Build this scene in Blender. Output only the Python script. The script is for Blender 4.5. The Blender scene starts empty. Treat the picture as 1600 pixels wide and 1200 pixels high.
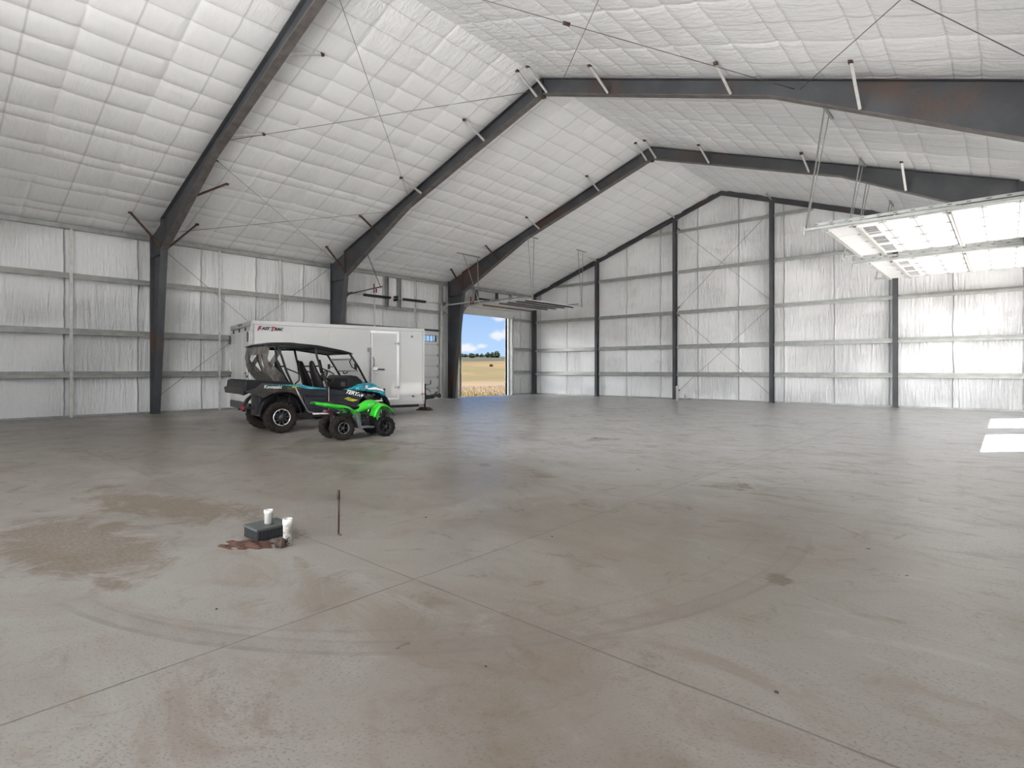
import bpy, bmesh, math, random
from mathutils import Vector, Matrix

# ------------------------------------------------------------------ camera, sky, sun, exposure
scene = bpy.context.scene
W = 21.34                 # building width (x), ridge runs along y at x = W/2
RX = W / 2
EAVE, SLOPE = 5.62, 0.3455
L0 = -27.6                # near gable (behind the camera)
CAM = (20.12, -24.60, 1.384)
cd = bpy.data.cameras.new('camera')
cam = bpy.data.objects.new('camera', cd)
scene.collection.objects.link(cam)
cam.location = CAM
cam.rotation_euler = (math.pi / 2, 0, 0.72255)
cd.sensor_width = 36.0
cd.lens = 876.85 / 1600 * 36
cd.shift_y = -(600 - 577.22) / 1600
cd.clip_end = 3000
scene.camera = cam

scene.view_settings.view_transform = 'Standard'
scene.view_settings.look = 'None'
scene.view_settings.gamma = 1
scene.view_settings.use_curve_mapping = False
scene.view_settings.exposure = 0.62
scene.cycles.max_bounces = 14
scene.cycles.diffuse_bounces = 12
scene.cycles.glossy_bounces = 4
scene.cycles.sample_clamp_indirect = 20.0
scene.cycles.caustics_reflective = False
scene.cycles.caustics_refractive = False

SUN_DIR = Vector((-1.90, -2.0, -4.27)).normalized()     # direction the light travels
sl = bpy.data.lights.new('sun', 'SUN')
sl.energy = 40.0
sl.angle = 0.009
sl.color = (1.0, 0.985, 0.965)
sun = bpy.data.objects.new('sun', sl)
scene.collection.objects.link(sun)
sun.rotation_euler = SUN_DIR.to_track_quat('-Z', 'Y').to_euler()
sun.location = (60, 30, 80)


# ------------------------------------------------------------------ node helpers
class NB:
    def __init__(s, tree):
        s.t = tree; s.n = tree.nodes; s.l = tree.links
    def link(s, v, sock):
        if isinstance(v, bpy.types.NodeSocket): s.l.new(v, sock)
        elif isinstance(v, (tuple, list)):
            sock.default_value = tuple(v) if len(v) == len(sock.default_value) else tuple(v) + (1.0,)
        else: sock.default_value = v
    def math(s, op, a, b=None, c=None, clamp=False):
        n = s.n.new('ShaderNodeMath'); n.operation = op; n.use_clamp = clamp
        s.link(a, n.inputs[0])
        if b is not None: s.link(b, n.inputs[1])
        if c is not None: s.link(c, n.inputs[2])
        return n.outputs[0]
    def add(s, a, b): return s.math('ADD', a, b)
    def sub(s, a, b): return s.math('SUBTRACT', a, b)
    def mul(s, a, b): return s.math('MULTIPLY', a, b)
    def step(s, v, lo, hi, a=0.0, b=1.0):
        n = s.n.new('ShaderNodeMapRange'); n.interpolation_type = 'SMOOTHSTEP'
        s.link(v, n.inputs[0]); n.inputs[1].default_value = lo; n.inputs[2].default_value = hi
        n.inputs[3].default_value = a; n.inputs[4].default_value = b
        return n.outputs[0]
    def pos(s):
        return s.n.new('ShaderNodeNewGeometry').outputs['Position']
    def obj(s):
        return s.n.new('ShaderNodeTexCoord').outputs['Object']
    def xyz(s, v):
        n = s.n.new('ShaderNodeSeparateXYZ'); s.link(v, n.inputs[0]); return n.outputs
    def comb(s, x, y, z):
        n = s.n.new('ShaderNodeCombineXYZ')
        for i, v in enumerate((x, y, z)): s.link(v, n.inputs[i])
        return n.outputs[0]
    def vmul(s, v, k):
        n = s.n.new('ShaderNodeVectorMath'); n.operation = 'MULTIPLY'
        s.link(v, n.inputs[0]); n.inputs[1].default_value = k; return n.outputs[0]
    def noise(s, v, scale, detail=4, rough=0.5, dist=0.0):
        n = s.n.new('ShaderNodeTexNoise'); s.link(v, n.inputs['Vector'])
        n.inputs['Scale'].default_value = scale; n.inputs['Detail'].default_value = detail
        n.inputs['Roughness'].default_value = rough; n.inputs['Distortion'].default_value = dist
        return n.outputs['Fac']
    def voro(s, v, scale):
        n = s.n.new('ShaderNodeTexVoronoi'); s.link(v, n.inputs['Vector']); n.inputs['Scale'].default_value = scale
        return n.outputs['Distance']
    def mix(s, f, a, b):
        n = s.n.new('ShaderNodeMix'); n.data_type = 'RGBA'
        s.link(f, n.inputs[0]); s.link(a, n.inputs[6]); s.link(b, n.inputs[7]); return n.outputs[2]
    def bump(s, h, strength=0.3, dist=0.02):
        n = s.n.new('ShaderNodeBump'); s.link(h, n.inputs['Height'])
        n.inputs['Strength'].default_value = strength; n.inputs['Distance'].default_value = dist
        return n.outputs[0]


def new_mat(name):
    m = bpy.data.materials.new(name); m.use_nodes = True
    b = NB(m.node_tree); p = m.node_tree.nodes['Principled BSDF']
    return m, b, p

def simple(name, col, rough=0.5, metal=0.0, var=0.12, scale=6.0, bump=0.0, bscale=40, spec=0.5, coat=0.0):
    """one colour with a little procedural mottling"""
    m, b, p = new_mat(name)
    o = b.obj()
    f = b.noise(o, scale, 3, 0.6)
    f = b.step(f, 0.3, 0.7)
    lo = tuple(c * (1 - var) for c in col); hi = tuple(min(1, c * (1 + var)) for c in col)
    b.link(b.mix(f, lo, hi), p.inputs['Base Color'])
    p.inputs['Roughness'].default_value = rough; p.inputs['Metallic'].default_value = metal
    p.inputs['Specular IOR Level'].default_value = spec
    p.inputs['Coat Weight'].default_value = coat
    if bump: b.link(b.bump(b.noise(o, bscale, 3), bump, 0.01), p.inputs['Normal'])
    return m

# ------------------------------------------------------------------ world: clear blue to the north-west, bright fill haze added in the south
world = bpy.data.worlds.new('sky'); scene.world = world; world.use_nodes = True
wb = NB(world.node_tree); wb.n.clear()
wout = wb.n.new('ShaderNodeOutputWorld'); bg = wb.n.new('ShaderNodeBackground')
wb.l.new(bg.outputs[0], wout.inputs[0])
tc = wb.n.new('ShaderNodeTexCoord').outputs['Generated']
wx, wy, wz = wb.xyz(tc)[0:3]
sd = -SUN_DIR
dn = wb.n.new('ShaderNodeVectorMath'); dn.operation = 'DOT_PRODUCT'
wb.link(tc, dn.inputs[0]); dn.inputs[1].default_value = Vector((0.80, -0.60, 0.0))
# fill light added as unseen haze low in the south and east, clear deep blue overhead and to the north-west
az = wb.step(dn.outputs['Value'], -0.80, -0.25)
low = wb.step(wz, 0.30, 0.65, 1.0, 0.06)
south = wb.step(wy, -0.80, -0.40, 1.0, 0.12)
glow = wb.mul(wb.mul(az, low), south)
blue = wb.mix(wb.step(wz, 0.0, 0.22), (0.33, 0.47, 0.66), (0.125, 0.25, 0.54))
HAZE_FILL = 7.0
skyc = wb.mix(glow, blue, (HAZE_FILL * 0.97, HAZE_FILL * 0.985, HAZE_FILL * 1.0))
cv = wb.comb(wb.mul(wx, 1.0), wb.mul(wy, 1.0), wb.mul(wz, 2.6))
cn = wb.noise(cv, 7.5, 6, 0.55, 0.2)
cn2 = wb.noise(cv, 2.2, 2, 0.5)
cl = wb.step(wb.add(cn, wb.mul(cn2, 0.35)), 0.68, 0.80)
cl = wb.mul(cl, wb.step(wz, 0.0, 0.03))
cl = wb.mul(cl, wb.step(wz, 0.22, 0.5, 1.0, 0.4))
# a few fair-weather clouds low in the north-west: (azimuth, elevation, half width, half height, strength)
cl = wb.mul(cl, az)
azn = wb.math('ARCTAN2', wy, wx); eln = wb.math('ARCSINE', wz)
jit = wb.mul(wb.sub(wb.noise(wb.comb(wx, wy, wb.mul(wz, 1.6)), 55, 5, 0.6), 0.5), 1.5)
for (ca, ce, wa, we, amp) in ((2.3821, 0.0377, 0.0386, 0.0102, 1.0), (2.348, 0.0412, 0.0137, 0.0057, 0.8), (2.3184, 0.0606, 0.0182, 0.0091, 0.9), (2.2968, 0.064, 0.0182, 0.0125, 1.0), (2.3173, 0.0901, 0.0148, 0.0057, 0.75), (2.4069, 0.0648, 0.0158, 0.0068, 0.5)):
    u_ = wb.mul(wb.sub(azn, ca), 1 / wa); v_ = wb.mul(wb.sub(eln, ce), 1 / we)
    rr = wb.add(wb.math('SQRT', wb.add(wb.mul(u_, u_), wb.mul(v_, v_))), jit)
    cl = wb.math('MAXIMUM', cl, wb.mul(wb.step(rr, 0.25, 1.05, 1.0, 0.0), amp))
cloud = wb.mix(glow, (0.60, 0.61, 0.63), (HAZE_FILL, HAZE_FILL, HAZE_FILL))
wb.link(wb.mix(cl, skyc, cloud), bg.inputs[0])
bg.inputs[1].default_value = 1.0

def portal(name, loc, rot, sx, sy):
    l = bpy.data.lights.new(name, 'AREA'); l.shape = 'RECTANGLE'; l.size = sx; l.size_y = sy
    l.cycles.is_portal = True
    o = bpy.data.objects.new(name, l); scene.collection.objects.link(o)
    o.location = loc; o.rotation_euler = rot
# sampling guides (they give no light of their own) in the open doorways
portal('daylight_portal', (W + 0.3, -8.87, 2.13), (0, math.pi / 2, 0), 4.27, 3.66)
portal('daylight_portal', (W + 0.3, -3.77, 2.13), (0, math.pi / 2, 0), 4.27, 3.66)
portal('daylight_portal', (-0.3, -3.77, 2.13), (0, -math.pi / 2, 0), 4.27, 3.66)
NG = (0.0, W, 8.0)      # unseen opening added in the near gable to let in light: x0, x1, height
portal('daylight_portal', ((NG[0] + NG[1]) / 2, L0 - 0.4, NG[2] / 2), (math.pi / 2, 0, 0), NG[1] - NG[0], NG[2])

# ------------------------------------------------------------------ mesh helpers
COL = scene.collection
class MB:
    """collects shapes into one mesh"""
    def __init__(s): s.bm = bmesh.new(); s.mats = []; s.mi = 0
    def use(s, mat):
        if mat not in s.mats: s.mats.append(mat)
        s.mi = s.mats.index(mat); return s
    def face(s, vs):
        try:
            f = s.bm.faces.new(vs); f.material_index = s.mi; return f
        except ValueError: return None
    def box(s, a, b, M=None):
        x0, y0, z0 = a; x1, y1, z1 = b
        P = [Vector(p) for p in ((x0,y0,z0),(x1,y0,z0),(x1,y1,z0),(x0,y1,z0),(x0,y0,z1),(x1,y0,z1),(x1,y1,z1),(x0,y1,z1))]
        if M is not None: P = [M @ p for p in P]
        v = [s.bm.verts.new(p) for p in P]
        for q in ((0,3,2,1),(4,5,6,7),(0,1,5,4),(1,2,6,5),(2,3,7,6),(3,0,4,7)): s.face([v[i] for i in q])
        return s
    def bar(s, p, q, w, h=None, up=(0,0,1)):
        """rectangular bar from p to q"""
        h = w if h is None else h
        p = Vector(p); q = Vector(q); d = (q - p).normalized(); up = Vector(up)
        if abs(d.dot(up)) > 0.98: up = Vector((1,0,0)) if abs(d.x) < 0.9 else Vector((0,1,0))
        sd_ = d.cross(up).normalized(); u = sd_.cross(d).normalized()
        v = []
        for c in (p, q):
            for a_, b_ in ((-1,-1),(1,-1),(1,1),(-1,1)):
                v.append(s.bm.verts.new(c + sd_ * (a_ * w / 2) + u * (b_ * h / 2)))
        for k in ((3,2,1,0),(4,5,6,7),(0,1,5,4),(1,2,6,5),(2,3,7,6),(3,0,4,7)): s.face([v[i] for i in k])
        return s
    def tube(s, pts, r, n=8, closed=False, radii=None):
        pts = [Vector(p) for p in pts]; N = len(pts); rings = []
        prev = None
        for i, p in enumerate(pts):
            if closed: d = pts[(i+1) % N] - pts[i-1]
            elif i == 0: d = pts[1] - pts[0]
            elif i == N-1: d = pts[-1] - pts[-2]
            else: d = (pts[i+1] - p).normalized() + (p - pts[i-1]).normalized()
            d.normalize()
            if prev is None:
                up = Vector((0,0,1)) if abs(d.z) < 0.9 else Vector((1,0,0))
                a_ = d.cross(up).normalized()
            else:
                a_ = (prev - d * prev.dot(d)).normalized()
            prev = a_; b_ = d.cross(a_)
            rr = radii[i] if radii else r
            rings.append([s.bm.verts.new(p + (a_ * math.cos(2*math.pi*k/n) + b_ * math.sin(2*math.pi*k/n)) * rr) for k in range(n)])
        M_ = N if closed else N-1
        for i in range(M_):
            A, B = rings[i], rings[(i+1) % N]
            for k in range(n): 
                f = s.face([A[k], A[(k+1)%n], B[(k+1)%n], B[k]])
                if f: f.smooth = True
        if not closed: s.face(list(reversed(rings[0]))); s.face(rings[-1])
        return s
    def lathe(s, prof, n=24, M=None, smooth=True, closed=False):
        """profile of (r, h) round local z"""
        rings = []
        for r, h in prof:
            ring = []
            for k in range(n):
                a = 2*math.pi*k/n; p = Vector((r*math.cos(a), r*math.sin(a), h))
                if M is not None: p = M @ p
                ring.append(s.bm.verts.new(p))
            rings.append(ring)
        m = len(rings) if closed else len(rings)-1
        for i in range(m):
            A, B = rings[i], rings[(i+1) % len(rings)]
            for k in range(n):
                f = s.face([A[k], A[(k+1)%n], B[(k+1)%n], B[k]])
                if f: f.smooth = smooth
        if not closed: s.face(list(reversed(rings[0]))); s.face(rings[-1])
        return s
    def prism(s, poly, axis, a, b, M=None):
        """2-D polygon extruded along axis ('x','y','z') from a to b"""
        def P(u, v, w):
            p = {'x': (w,u,v), 'y': (u,w,v), 'z': (u,v,w)}[axis]
            p = Vector(p); return M @ p if M is not None else p
        A = [s.bm.verts.new(P(u, v, a)) for u, v in poly]; B = [s.bm.verts.new(P(u, v, b)) for u, v in poly]
        n = len(poly)
        s.face(A); s.face(list(reversed(B)))
        for k in range(n): s.face([A[k], B[k], B[(k+1)%n], A[(k+1)%n]])
        return s
    def loft(s, secs, smooth=True, caps=True):
        rings = [[s.bm.verts.new(Vector(p)) for p in sec] for sec in secs]
        n = len(rings[0])
        for A, B in zip(rings, rings[1:]):
            for k in range(n):
                f = s.face([A[k], A[(k+1)%n], B[(k+1)%n], B[k]])
                if f: f.smooth = smooth
        if caps: s.face(list(reversed(rings[0]))); s.face(rings[-1])
        return s
    def sheet(s, rows, smooth=True):
        R = [[s.bm.verts.new(Vector(p)) for p in row] for row in rows]
        for A, B in zip(R, R[1:]):
            for k in range(len(A)-1):
                f = s.face([A[k], A[k+1], B[k+1], B[k]])
                if f: f.smooth = smooth
        return s
    def build(s, name, mat=None, parent=None, bevel=0.0, subsurf=0, solid=0.0, fix=True):
        if fix: bmesh.ops.recalc_face_normals(s.bm, faces=s.bm.faces)
        me = bpy.data.meshes.new(name); s.bm.to_mesh(me); s.bm.free()
        if mat is not None and not s.mats: me.materials.append(mat)
        for m in s.mats: me.materials.append(m)
        o = bpy.data.objects.new(name, me); COL.objects.link(o)
        if parent is not None: o.parent = parent
        if solid: 
            md = o.modifiers.new('thick', 'SOLIDIFY'); md.thickness = solid; md.offset = 0
        if bevel:
            md = o.modifiers.new('bevel', 'BEVEL'); md.width = bevel; md.segments = 2; md.limit_method = 'ANGLE'; md.angle_limit = math.radians(35)
        if subsurf:
            md = o.modifiers.new('sub', 'SUBSURF'); md.levels = subsurf; md.render_levels = subsurf
        return o

def tag(o, label, cat, group=None, kind=None):
    if label: o['label'] = label
    if cat: o['category'] = cat
    if group: o['group'] = group
    if kind: o['kind'] = kind
    return o
def struct(o): o['kind'] = 'structure'; return o
def empty(name, loc=(0,0,0), rz=0.0, label=None, cat=None, group=None):
    o = bpy.data.objects.new(name, None); COL.objects.link(o); o.empty_display_size = 0.2
    o.location = loc; o.rotation_euler = (0,0,rz); tag(o, label, cat, group); return o
def roof_z(x): return EAVE + SLOPE * (x if x <= RX else W - x)

# ------------------------------------------------------------------ materials
def mat_steel():
    m, b, p = new_mat('primed_steel')
    o = b.pos()
    f = b.step(b.noise(o, 1.3, 4, 0.6), 0.35, 0.7)
    col = b.mix(f, (0.052, 0.055, 0.062), (0.078, 0.082, 0.090))
    r1 = b.noise(o, 0.55, 2, 0.5); r2 = b.noise(b.vmul(o, (3, 3, 6)), 5, 5, 0.75)
    rust = b.step(b.mul(r1, b.add(r2, 0.45)), 0.585, 0.68)
    col = b.mix(b.mul(rust, 0.75), col, (0.115, 0.055, 0.03))
    b.link(col, p.inputs['Base Color']); p.inputs['Roughness'].default_value = 0.55
    return m
STEEL = mat_steel()
FLANGE = simple('pale_flange', (0.125, 0.112, 0.106), 0.5, 0, 0.25, 4)  # bottom flanges only, paler and browner than the webs
GALV = simple('galvanised_steel', (0.36, 0.37, 0.35), 0.42, 0.35, 0.14, 3)
GALVL = simple('bright_galvanised_steel', (0.62, 0.62, 0.60), 0.42, 0.25, 0.10, 6)
RUST = simple('rusty_dark_steel', (0.075, 0.042, 0.032), 0.7, 0.0, 0.5, 14)
ROD = simple('steel_rod', (0.16, 0.155, 0.15), 0.5, 0.4, 0.2)
BLACK = simple('black_painted_steel', (0.018, 0.018, 0.02), 0.45, 0, 0.3)
DOORW = simple('white_painted_door_steel', (0.76, 0.76, 0.76), 0.4, 0, 0.03, 2)
DOORD = simple('door_seam_dark', (0.13, 0.13, 0.13), 0.6)

def mat_vinyl(kind):
    """white insulation facing; kind = 'x' (wall in a y-z plane) or 'y' (wall in an x-z plane)"""
    m, b, p = new_mat('white_insulation_facing_' + kind)
    P = b.xyz(b.pos())
    h = P[1] if kind == 'x' else P[0]
    warp = b.mul(b.sub(b.noise(b.comb(b.mul(h, 0.6), 0.0, b.mul(P[2], 1.1)), 1.2, 2), 0.5), 0.10)
    hh = b.add(h, warp)
    per = 1.83
    s_ = b.math('FRACT', b.mul(b.add(hh, 60.35 if kind == 'x' else 60.9), 1 / per))
    d = b.mul(b.math('ABSOLUTE', b.sub(s_, 0.5)), per)          # 0 at the seam
    seam = b.step(d, 0.004, 0.028, 1.0, 0.0)
    roll = b.step(d, 0.015, 0.16, 1.0, 0.0)
    # long vertical pulls, strongest in the middle of each stretch between girts
    wr = b.noise(b.comb(b.mul(h, 5.5), 0.0, b.mul(P[2], 0.55)), 2.1, 5, 0.62, 0.6)
    wr2 = b.noise(b.comb(b.mul(h, 14.0), 3.0, b.mul(P[2], 1.6)), 2.0, 3, 0.6, 0.3)
    amp = b.step(b.noise(b.comb(b.mul(h, 0.35), 7.0, b.mul(P[2], 0.5)), 1.6, 2), 0.38, 0.68, 0.25, 1.0)
    height = b.mul(b.add(b.mul(wr, 1.0), b.mul(wr2, 0.35)), amp)
    height = b.add(height, b.mul(roll, 0.22)); height = b.sub(height, b.mul(seam, 0.35))
    col = b.mix(b.mul(seam, 0.7), (0.87, 0.875, 0.88), (0.55, 0.555, 0.56))
    b.link(col, p.inputs['Base Color'])
    p.inputs['Roughness'].default_value = 0.27
    b.link(b.bump(height, 1.0, 0.15), p.inputs['Normal'])
    return m
VX, VY = mat_vinyl('x'), mat_vinyl('y')

CPURL = []; _x = 0.36
while _x < RX - 0.2:
    CPURL += [_x, _x + (0.36 if _x < 5 else 0.58)]; _x += 1.16
CSEAM = [-0.22 - 1.555 * i for i in range(0, 18)]
def mat_ceiling():
    m, b, p = new_mat('white_insulation_facing_roof')
    o = b.pos(); P = b.xyz(o)
    n1 = b.noise(b.comb(b.mul(P[0], 1.0), b.mul(P[1], 3.2), P[2]), 1.5, 5, 0.6, 0.9)
    n2 = b.noise(b.comb(b.mul(P[0], 5.0), b.mul(P[1], 1.2), P[2]), 1.2, 4, 0.55, 0.4)
    ridge = b.step(b.math('ABSOLUTE', b.sub(P[0], RX)), 0.2, 2.6, 1.0, 0.0)
    right = b.step(P[0], RX, RX + 1.0, 0.0, 0.45)
    amp = b.add(b.add(0.30, right), b.mul(ridge, 1.0))
    h = b.mul(b.add(b.mul(n1, 1.0), b.mul(n2, 0.5)), amp)
    # taped joints between the rolls, and the faint lines where the facing is pinched at the purlins
    wob = b.mul(b.sub(b.noise(o, 1.3, 2), 0.5), 0.05)
    fy = b.math('FRACT', b.mul(b.add(b.add(P[1], 62.42), wob), 1 / 1.555))
    dy = b.mul(b.math('ABSOLUTE', b.sub(fy, 0.5)), 1.555)
    tape = b.mul(b.step(dy, 0.006, 0.03, 1.0, 0.0), 0.55)
    xm = b.sub(RX, b.math('ABSOLUTE', b.sub(P[0], RX)))
    xm = b.add(xm, wob)
    def lines(off, lo, hi):
        f = b.math('FRACT', b.mul(b.sub(xm, off - 0.58), 1 / 1.16)); d = b.mul(b.math('ABSOLUTE', b.sub(f, 0.5)), 1.16)
        return b.mul(b.mul(b.step(d, 0.004, 0.02, 1.0, 0.0), b.step(xm, lo, lo + .01)), b.step(xm, hi, hi + .01, 1.0, 0.0))
    pin = b.math('MAXIMUM', lines(0.36, 0.0, 10.5), lines(0.72, 0.0, 5.15)); pin = b.math('MAXIMUM', pin, lines(0.94, 5.2, 10.5))
    ln = b.math('MAXIMUM', tape, b.mul(pin, 0.50))
    base = b.mix(b.step(n1, 0.3, 0.7), (0.87, 0.875, 0.875), (0.895, 0.90, 0.90))
    b.link(b.mix(ln, base, (0.50, 0.50, 0.49)), p.inputs['Base Color'])
    p.inputs['Roughness'].default_value = 0.36
    b.link(b.bump(h, 0.55, 0.07), p.inputs['Normal'])
    return m
CEIL = mat_ceiling()
OUTW = simple('outer_cladding', (0.45, 0.42, 0.36), 0.5)
TRIMW = simple('white_trim', (0.78, 0.78, 0.77), 0.45, 0, 0.03)

def mat_floor():
    m, b, p = new_mat('troweled_concrete')
    o = b.pos(); P = b.xyz(o); x, y = P[0], P[1]
    flat = b.comb(x, y, 0.0)
    big = b.noise(flat, 0.16, 4, 0.55, 0.3); mid = b.noise(flat, 0.9, 6, 0.65, 0.5); fine = b.noise(flat, 9, 5, 0.7)
    col = b.mix(b.step(mid, 0.3, 0.72), (0.146, 0.124, 0.101), (0.196, 0.175, 0.150))
    col = b.mix(b.mul(b.step(big, 0.42, 0.62), 0.45), col, (0.26, 0.25, 0.236))
    clean = b.step(b.add(y, b.mul(b.sub(big, 0.5), 7.0)), -21.0, -12.5)  # far floor paler: less tracked dirt, plus reflected light put into the colour
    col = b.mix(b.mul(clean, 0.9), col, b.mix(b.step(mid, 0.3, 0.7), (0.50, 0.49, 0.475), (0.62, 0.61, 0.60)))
    col = b.mix(b.mul(b.step(fine, 0.35, 0.75), 0.18), col, (0.22, 0.20, 0.175))
    # small dark pock marks
    warp = b.comb(b.add(x, b.mul(fine, 0.01)), b.mul(y, 1.0), 0.0)
    v = b.voro(b.vmul(warp, (1.0, 1.7, 1.0)), 26)
    vm = b.noise(flat, 26, 3, 0.6)
    flecks = b.mul(b.step(v, 0.10, 0.24, 1.0, 0.0), b.step(vm, 0.46, 0.58))
    fl2 = b.noise(b.comb(b.mul(b.add(x, b.mul(y, 0.6)), 1.0), b.mul(b.sub(y, b.mul(x, 0.6)), 2.1), 0.0), 46, 2, 0.5)
    fl2 = b.mul(b.step(fl2, 0.575, 0.62), b.step(b.noise(flat, 2.3, 3, 0.6), 0.32, 0.6, 0.35, 1.0))
    flecks = b.math('MAXIMUM', flecks, b.mul(fl2, 1.0))
    col = b.mix(b.mul(flecks, 0.62), col, (0.085, 0.072, 0.06))
    st1 = b.noise(b.comb(b.mul(x, 0.8), b.mul(y, 1.5), 9.0), 1.1, 7, 0.72, 1.8)
    col = b.mix(b.mul(b.step(st1, 0.46, 0.66), 0.48), col, (0.13, 0.095, 0.068))
    col = b.mix(b.mul(b.step(st1, 0.44, 0.30), 0.25), col, (0.33, 0.315, 0.295))
    # tracked-in brown dirt
    def blob(cx, cy, rx, ry, amp, rot=0.0):
        c, s_ = math.cos(rot), math.sin(rot)
        dx = b.sub(x, cx); dy = b.sub(y, cy)
        u = b.mul(b.add(b.mul(dx, c), b.mul(dy, s_)), 1 / rx); w = b.mul(b.sub(b.mul(dy, c), b.mul(dx, s_)), 1 / ry)
        r = b.math('SQRT', b.add(b.mul(u, u), b.mul(w, w)))
        return b.mul(b.step(r, 0.15, 1.0, 1.0, 0.0), amp)
    dirt = None
    for q in ((14.6, -23.5, 1.9, 0.85, 1.35, 0.1), (13.7, -22.7, 2.2, 0.7, 1.15, 0.3), (15.75, -23.6, 0.35, 0.16, 1.0, 0.2), (12.2, -22.9, 1.6, 0.6, 0.6, 0.2),
              (15.5, -22.35, 0.6, 0.38, 1.1, 0.2), (11.2, -18.3, 1.9, 0.5, 0.95, 0.6), (8.6, -16.4, 3.0, 1.2, 0.5, 0.6), (13.9, -15.2, 1.6, 0.5, 0.7, 0.8), (13.0, -18.4, 2.5, 1.0, 0.45, 0.5),
              (17.7, -17.8, 0.9, 0.5, 0.75, 0.6), (18.98, -20.66, 0.14, 0.22, 1.0, 0.4), (18.6, -21.0, 0.5, 0.12, 0.5, 0.9), (10.0, -20.5, 4.5, 1.6, 0.35, 0.2), (19.6, -20.9, 0.5, 0.08, 0.5, 0.3)):
        t = blob(*q); dirt = t if dirt is None else b.math('MAXIMUM', dirt, t)
    sm = b.noise(b.comb(b.mul(x, 1.0), b.mul(y, 1.0), 1.0), 1.7, 7, 0.72, 0.8)
    dm = b.step(b.add(dirt, b.mul(b.sub(sm, 0.5), 3.0)), 0.45, 1.1)
    dm = b.mul(dm, b.step(dirt, 0.02, 0.3))
    streak = b.noise(b.comb(b.mul(x, 0.5), b.mul(y, 0.5), 5.0), 3.2, 8, 0.75, 1.6)
    dm = b.math('MAXIMUM', dm, b.mul(b.step(streak, 0.54, 0.68), 0.55))
    grit = b.step(b.noise(flat, 34, 3, 0.7), 0.42, 0.58)
    col = b.mix(b.mul(dm, b.add(0.45, b.mul(grit, 0.40))), col, (0.098, 0.068, 0.042))
    # loose red-brown soil by the floor box
    so = blob(15.60, -22.60, 0.26, 0.20, 1.1, 0.7)
    sn = b.step(b.mul(so, b.add(b.noise(flat, 14, 5, 0.7), 0.2)), 0.42, 0.56)
    col = b.mix(b.mul(sn, 0.9), col, (0.085, 0.035, 0.018))
    # tyre arcs
    def arc(cx, cy, r, w, amp):
        dx = b.sub(x, cx); dy = b.sub(y, cy)
        rr = b.math('SQRT', b.add(b.mul(dx, dx), b.mul(dy, dy)))
        e = b.math('ABSOLUTE', b.sub(rr, r))
        a = b.step(e, w * 0.5, w, 1.0, 0.0)
        # only the part in front (towards +x, -y)
        g = b.step(b.sub(b.mul(dx, 0.62), b.mul(dy, 0.78)), 0.5, 1.6)
        g = b.mul(g, b.step(y, -19.7, -19.3, 1.0, 0.0)); g = b.mul(g, b.step(x, 15.5, 16.4))
        return b.mul(b.mul(a, g), amp)
    brk = b.step(b.noise(flat, 6, 4, 0.7), 0.32, 0.6, 0.35, 1.0)
    tr = b.math('MAXIMUM', arc(15.41, -20.33, 3.585, 0.026, 0.85), arc(15.41, -20.33, 3.47, 0.020, 0.7))
    tr = b.math('MAXIMUM', tr, arc(15.41, -20.33, 3.525, 0.07, 0.34))
    tr = b.math('MAXIMUM', tr, arc(15.2, -20.42, 3.42, 0.02, 0.4))
    col = b.mix(b.mul(b.mul(tr, brk), 0.85), col, (0.12, 0.10, 0.085))
    # saw-cut joints
    def cut(v_, at, w, amp):
        return b.mul(b.step(b.math('ABSOLUTE', b.sub(v_, at)), w * 0.4, w, 1.0, 0.0), amp)
    wob = b.mul(b.sub(b.noise(flat, 1.2, 3), 0.5), 0.02)
    xx = b.add(x, wob); yy = b.add(y, wob)
    j = b.math('MAXIMUM', cut(xx, 17.19, 0.0075, 1.0), cut(yy, -22.25, 0.0075, 1.0))
    j3 = b.mul(cut(yy, -19.38, 0.008, 0.55), b.step(x, 16.0, 17.2))
    for yj in (-16.3, -10.2, -4.1): j3 = b.math('MAXIMUM', j3, cut(yy, yj, 0.009, 0.5))
    for xj in (11.2, 5.2): j3 = b.math('MAXIMUM', j3, cut(xx, xj, 0.009, 0.5))
    # fine wandering crack to the right
    ck = b.add(b.mul(b.sub(x, 18.4), -0.26), -20.62)
    ck = b.add(ck, b.mul(b.sub(b.noise(b.comb(x, 0.0, 2.0), 1.6, 4, 0.6), 0.5), 0.30))
    crk = b.mul(b.step(b.math('ABSOLUTE', b.sub(y, ck)), 0.002, 0.014, 1.0, 0.0), b.step(x, 17.6, 18.6))
    j = b.math('MAXIMUM', j, j3)
    col = b.mix(b.mul(crk, 0.3), col, (0.12, 0.10, 0.085))
    col = b.mix(b.mul(j, 0.8), col, (0.07, 0.06, 0.05))
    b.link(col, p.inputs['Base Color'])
    ro = b.step(mid, 0.2, 0.8, 0.26, 0.44); ro = b.add(ro, b.mul(dm, 0.2))
    b.link(ro, p.inputs['Roughness'])
    p.inputs['Specular IOR Level'].default_value = 0.5
    hh = b.sub(b.mul(fine, 0.15), b.add(b.mul(flecks, 0.25), b.mul(j, 1.0)))
    b.link(b.bump(hh, 0.22, 0.01), p.inputs['Normal'])
    return m
FLOOR = mat_floor()

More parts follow.
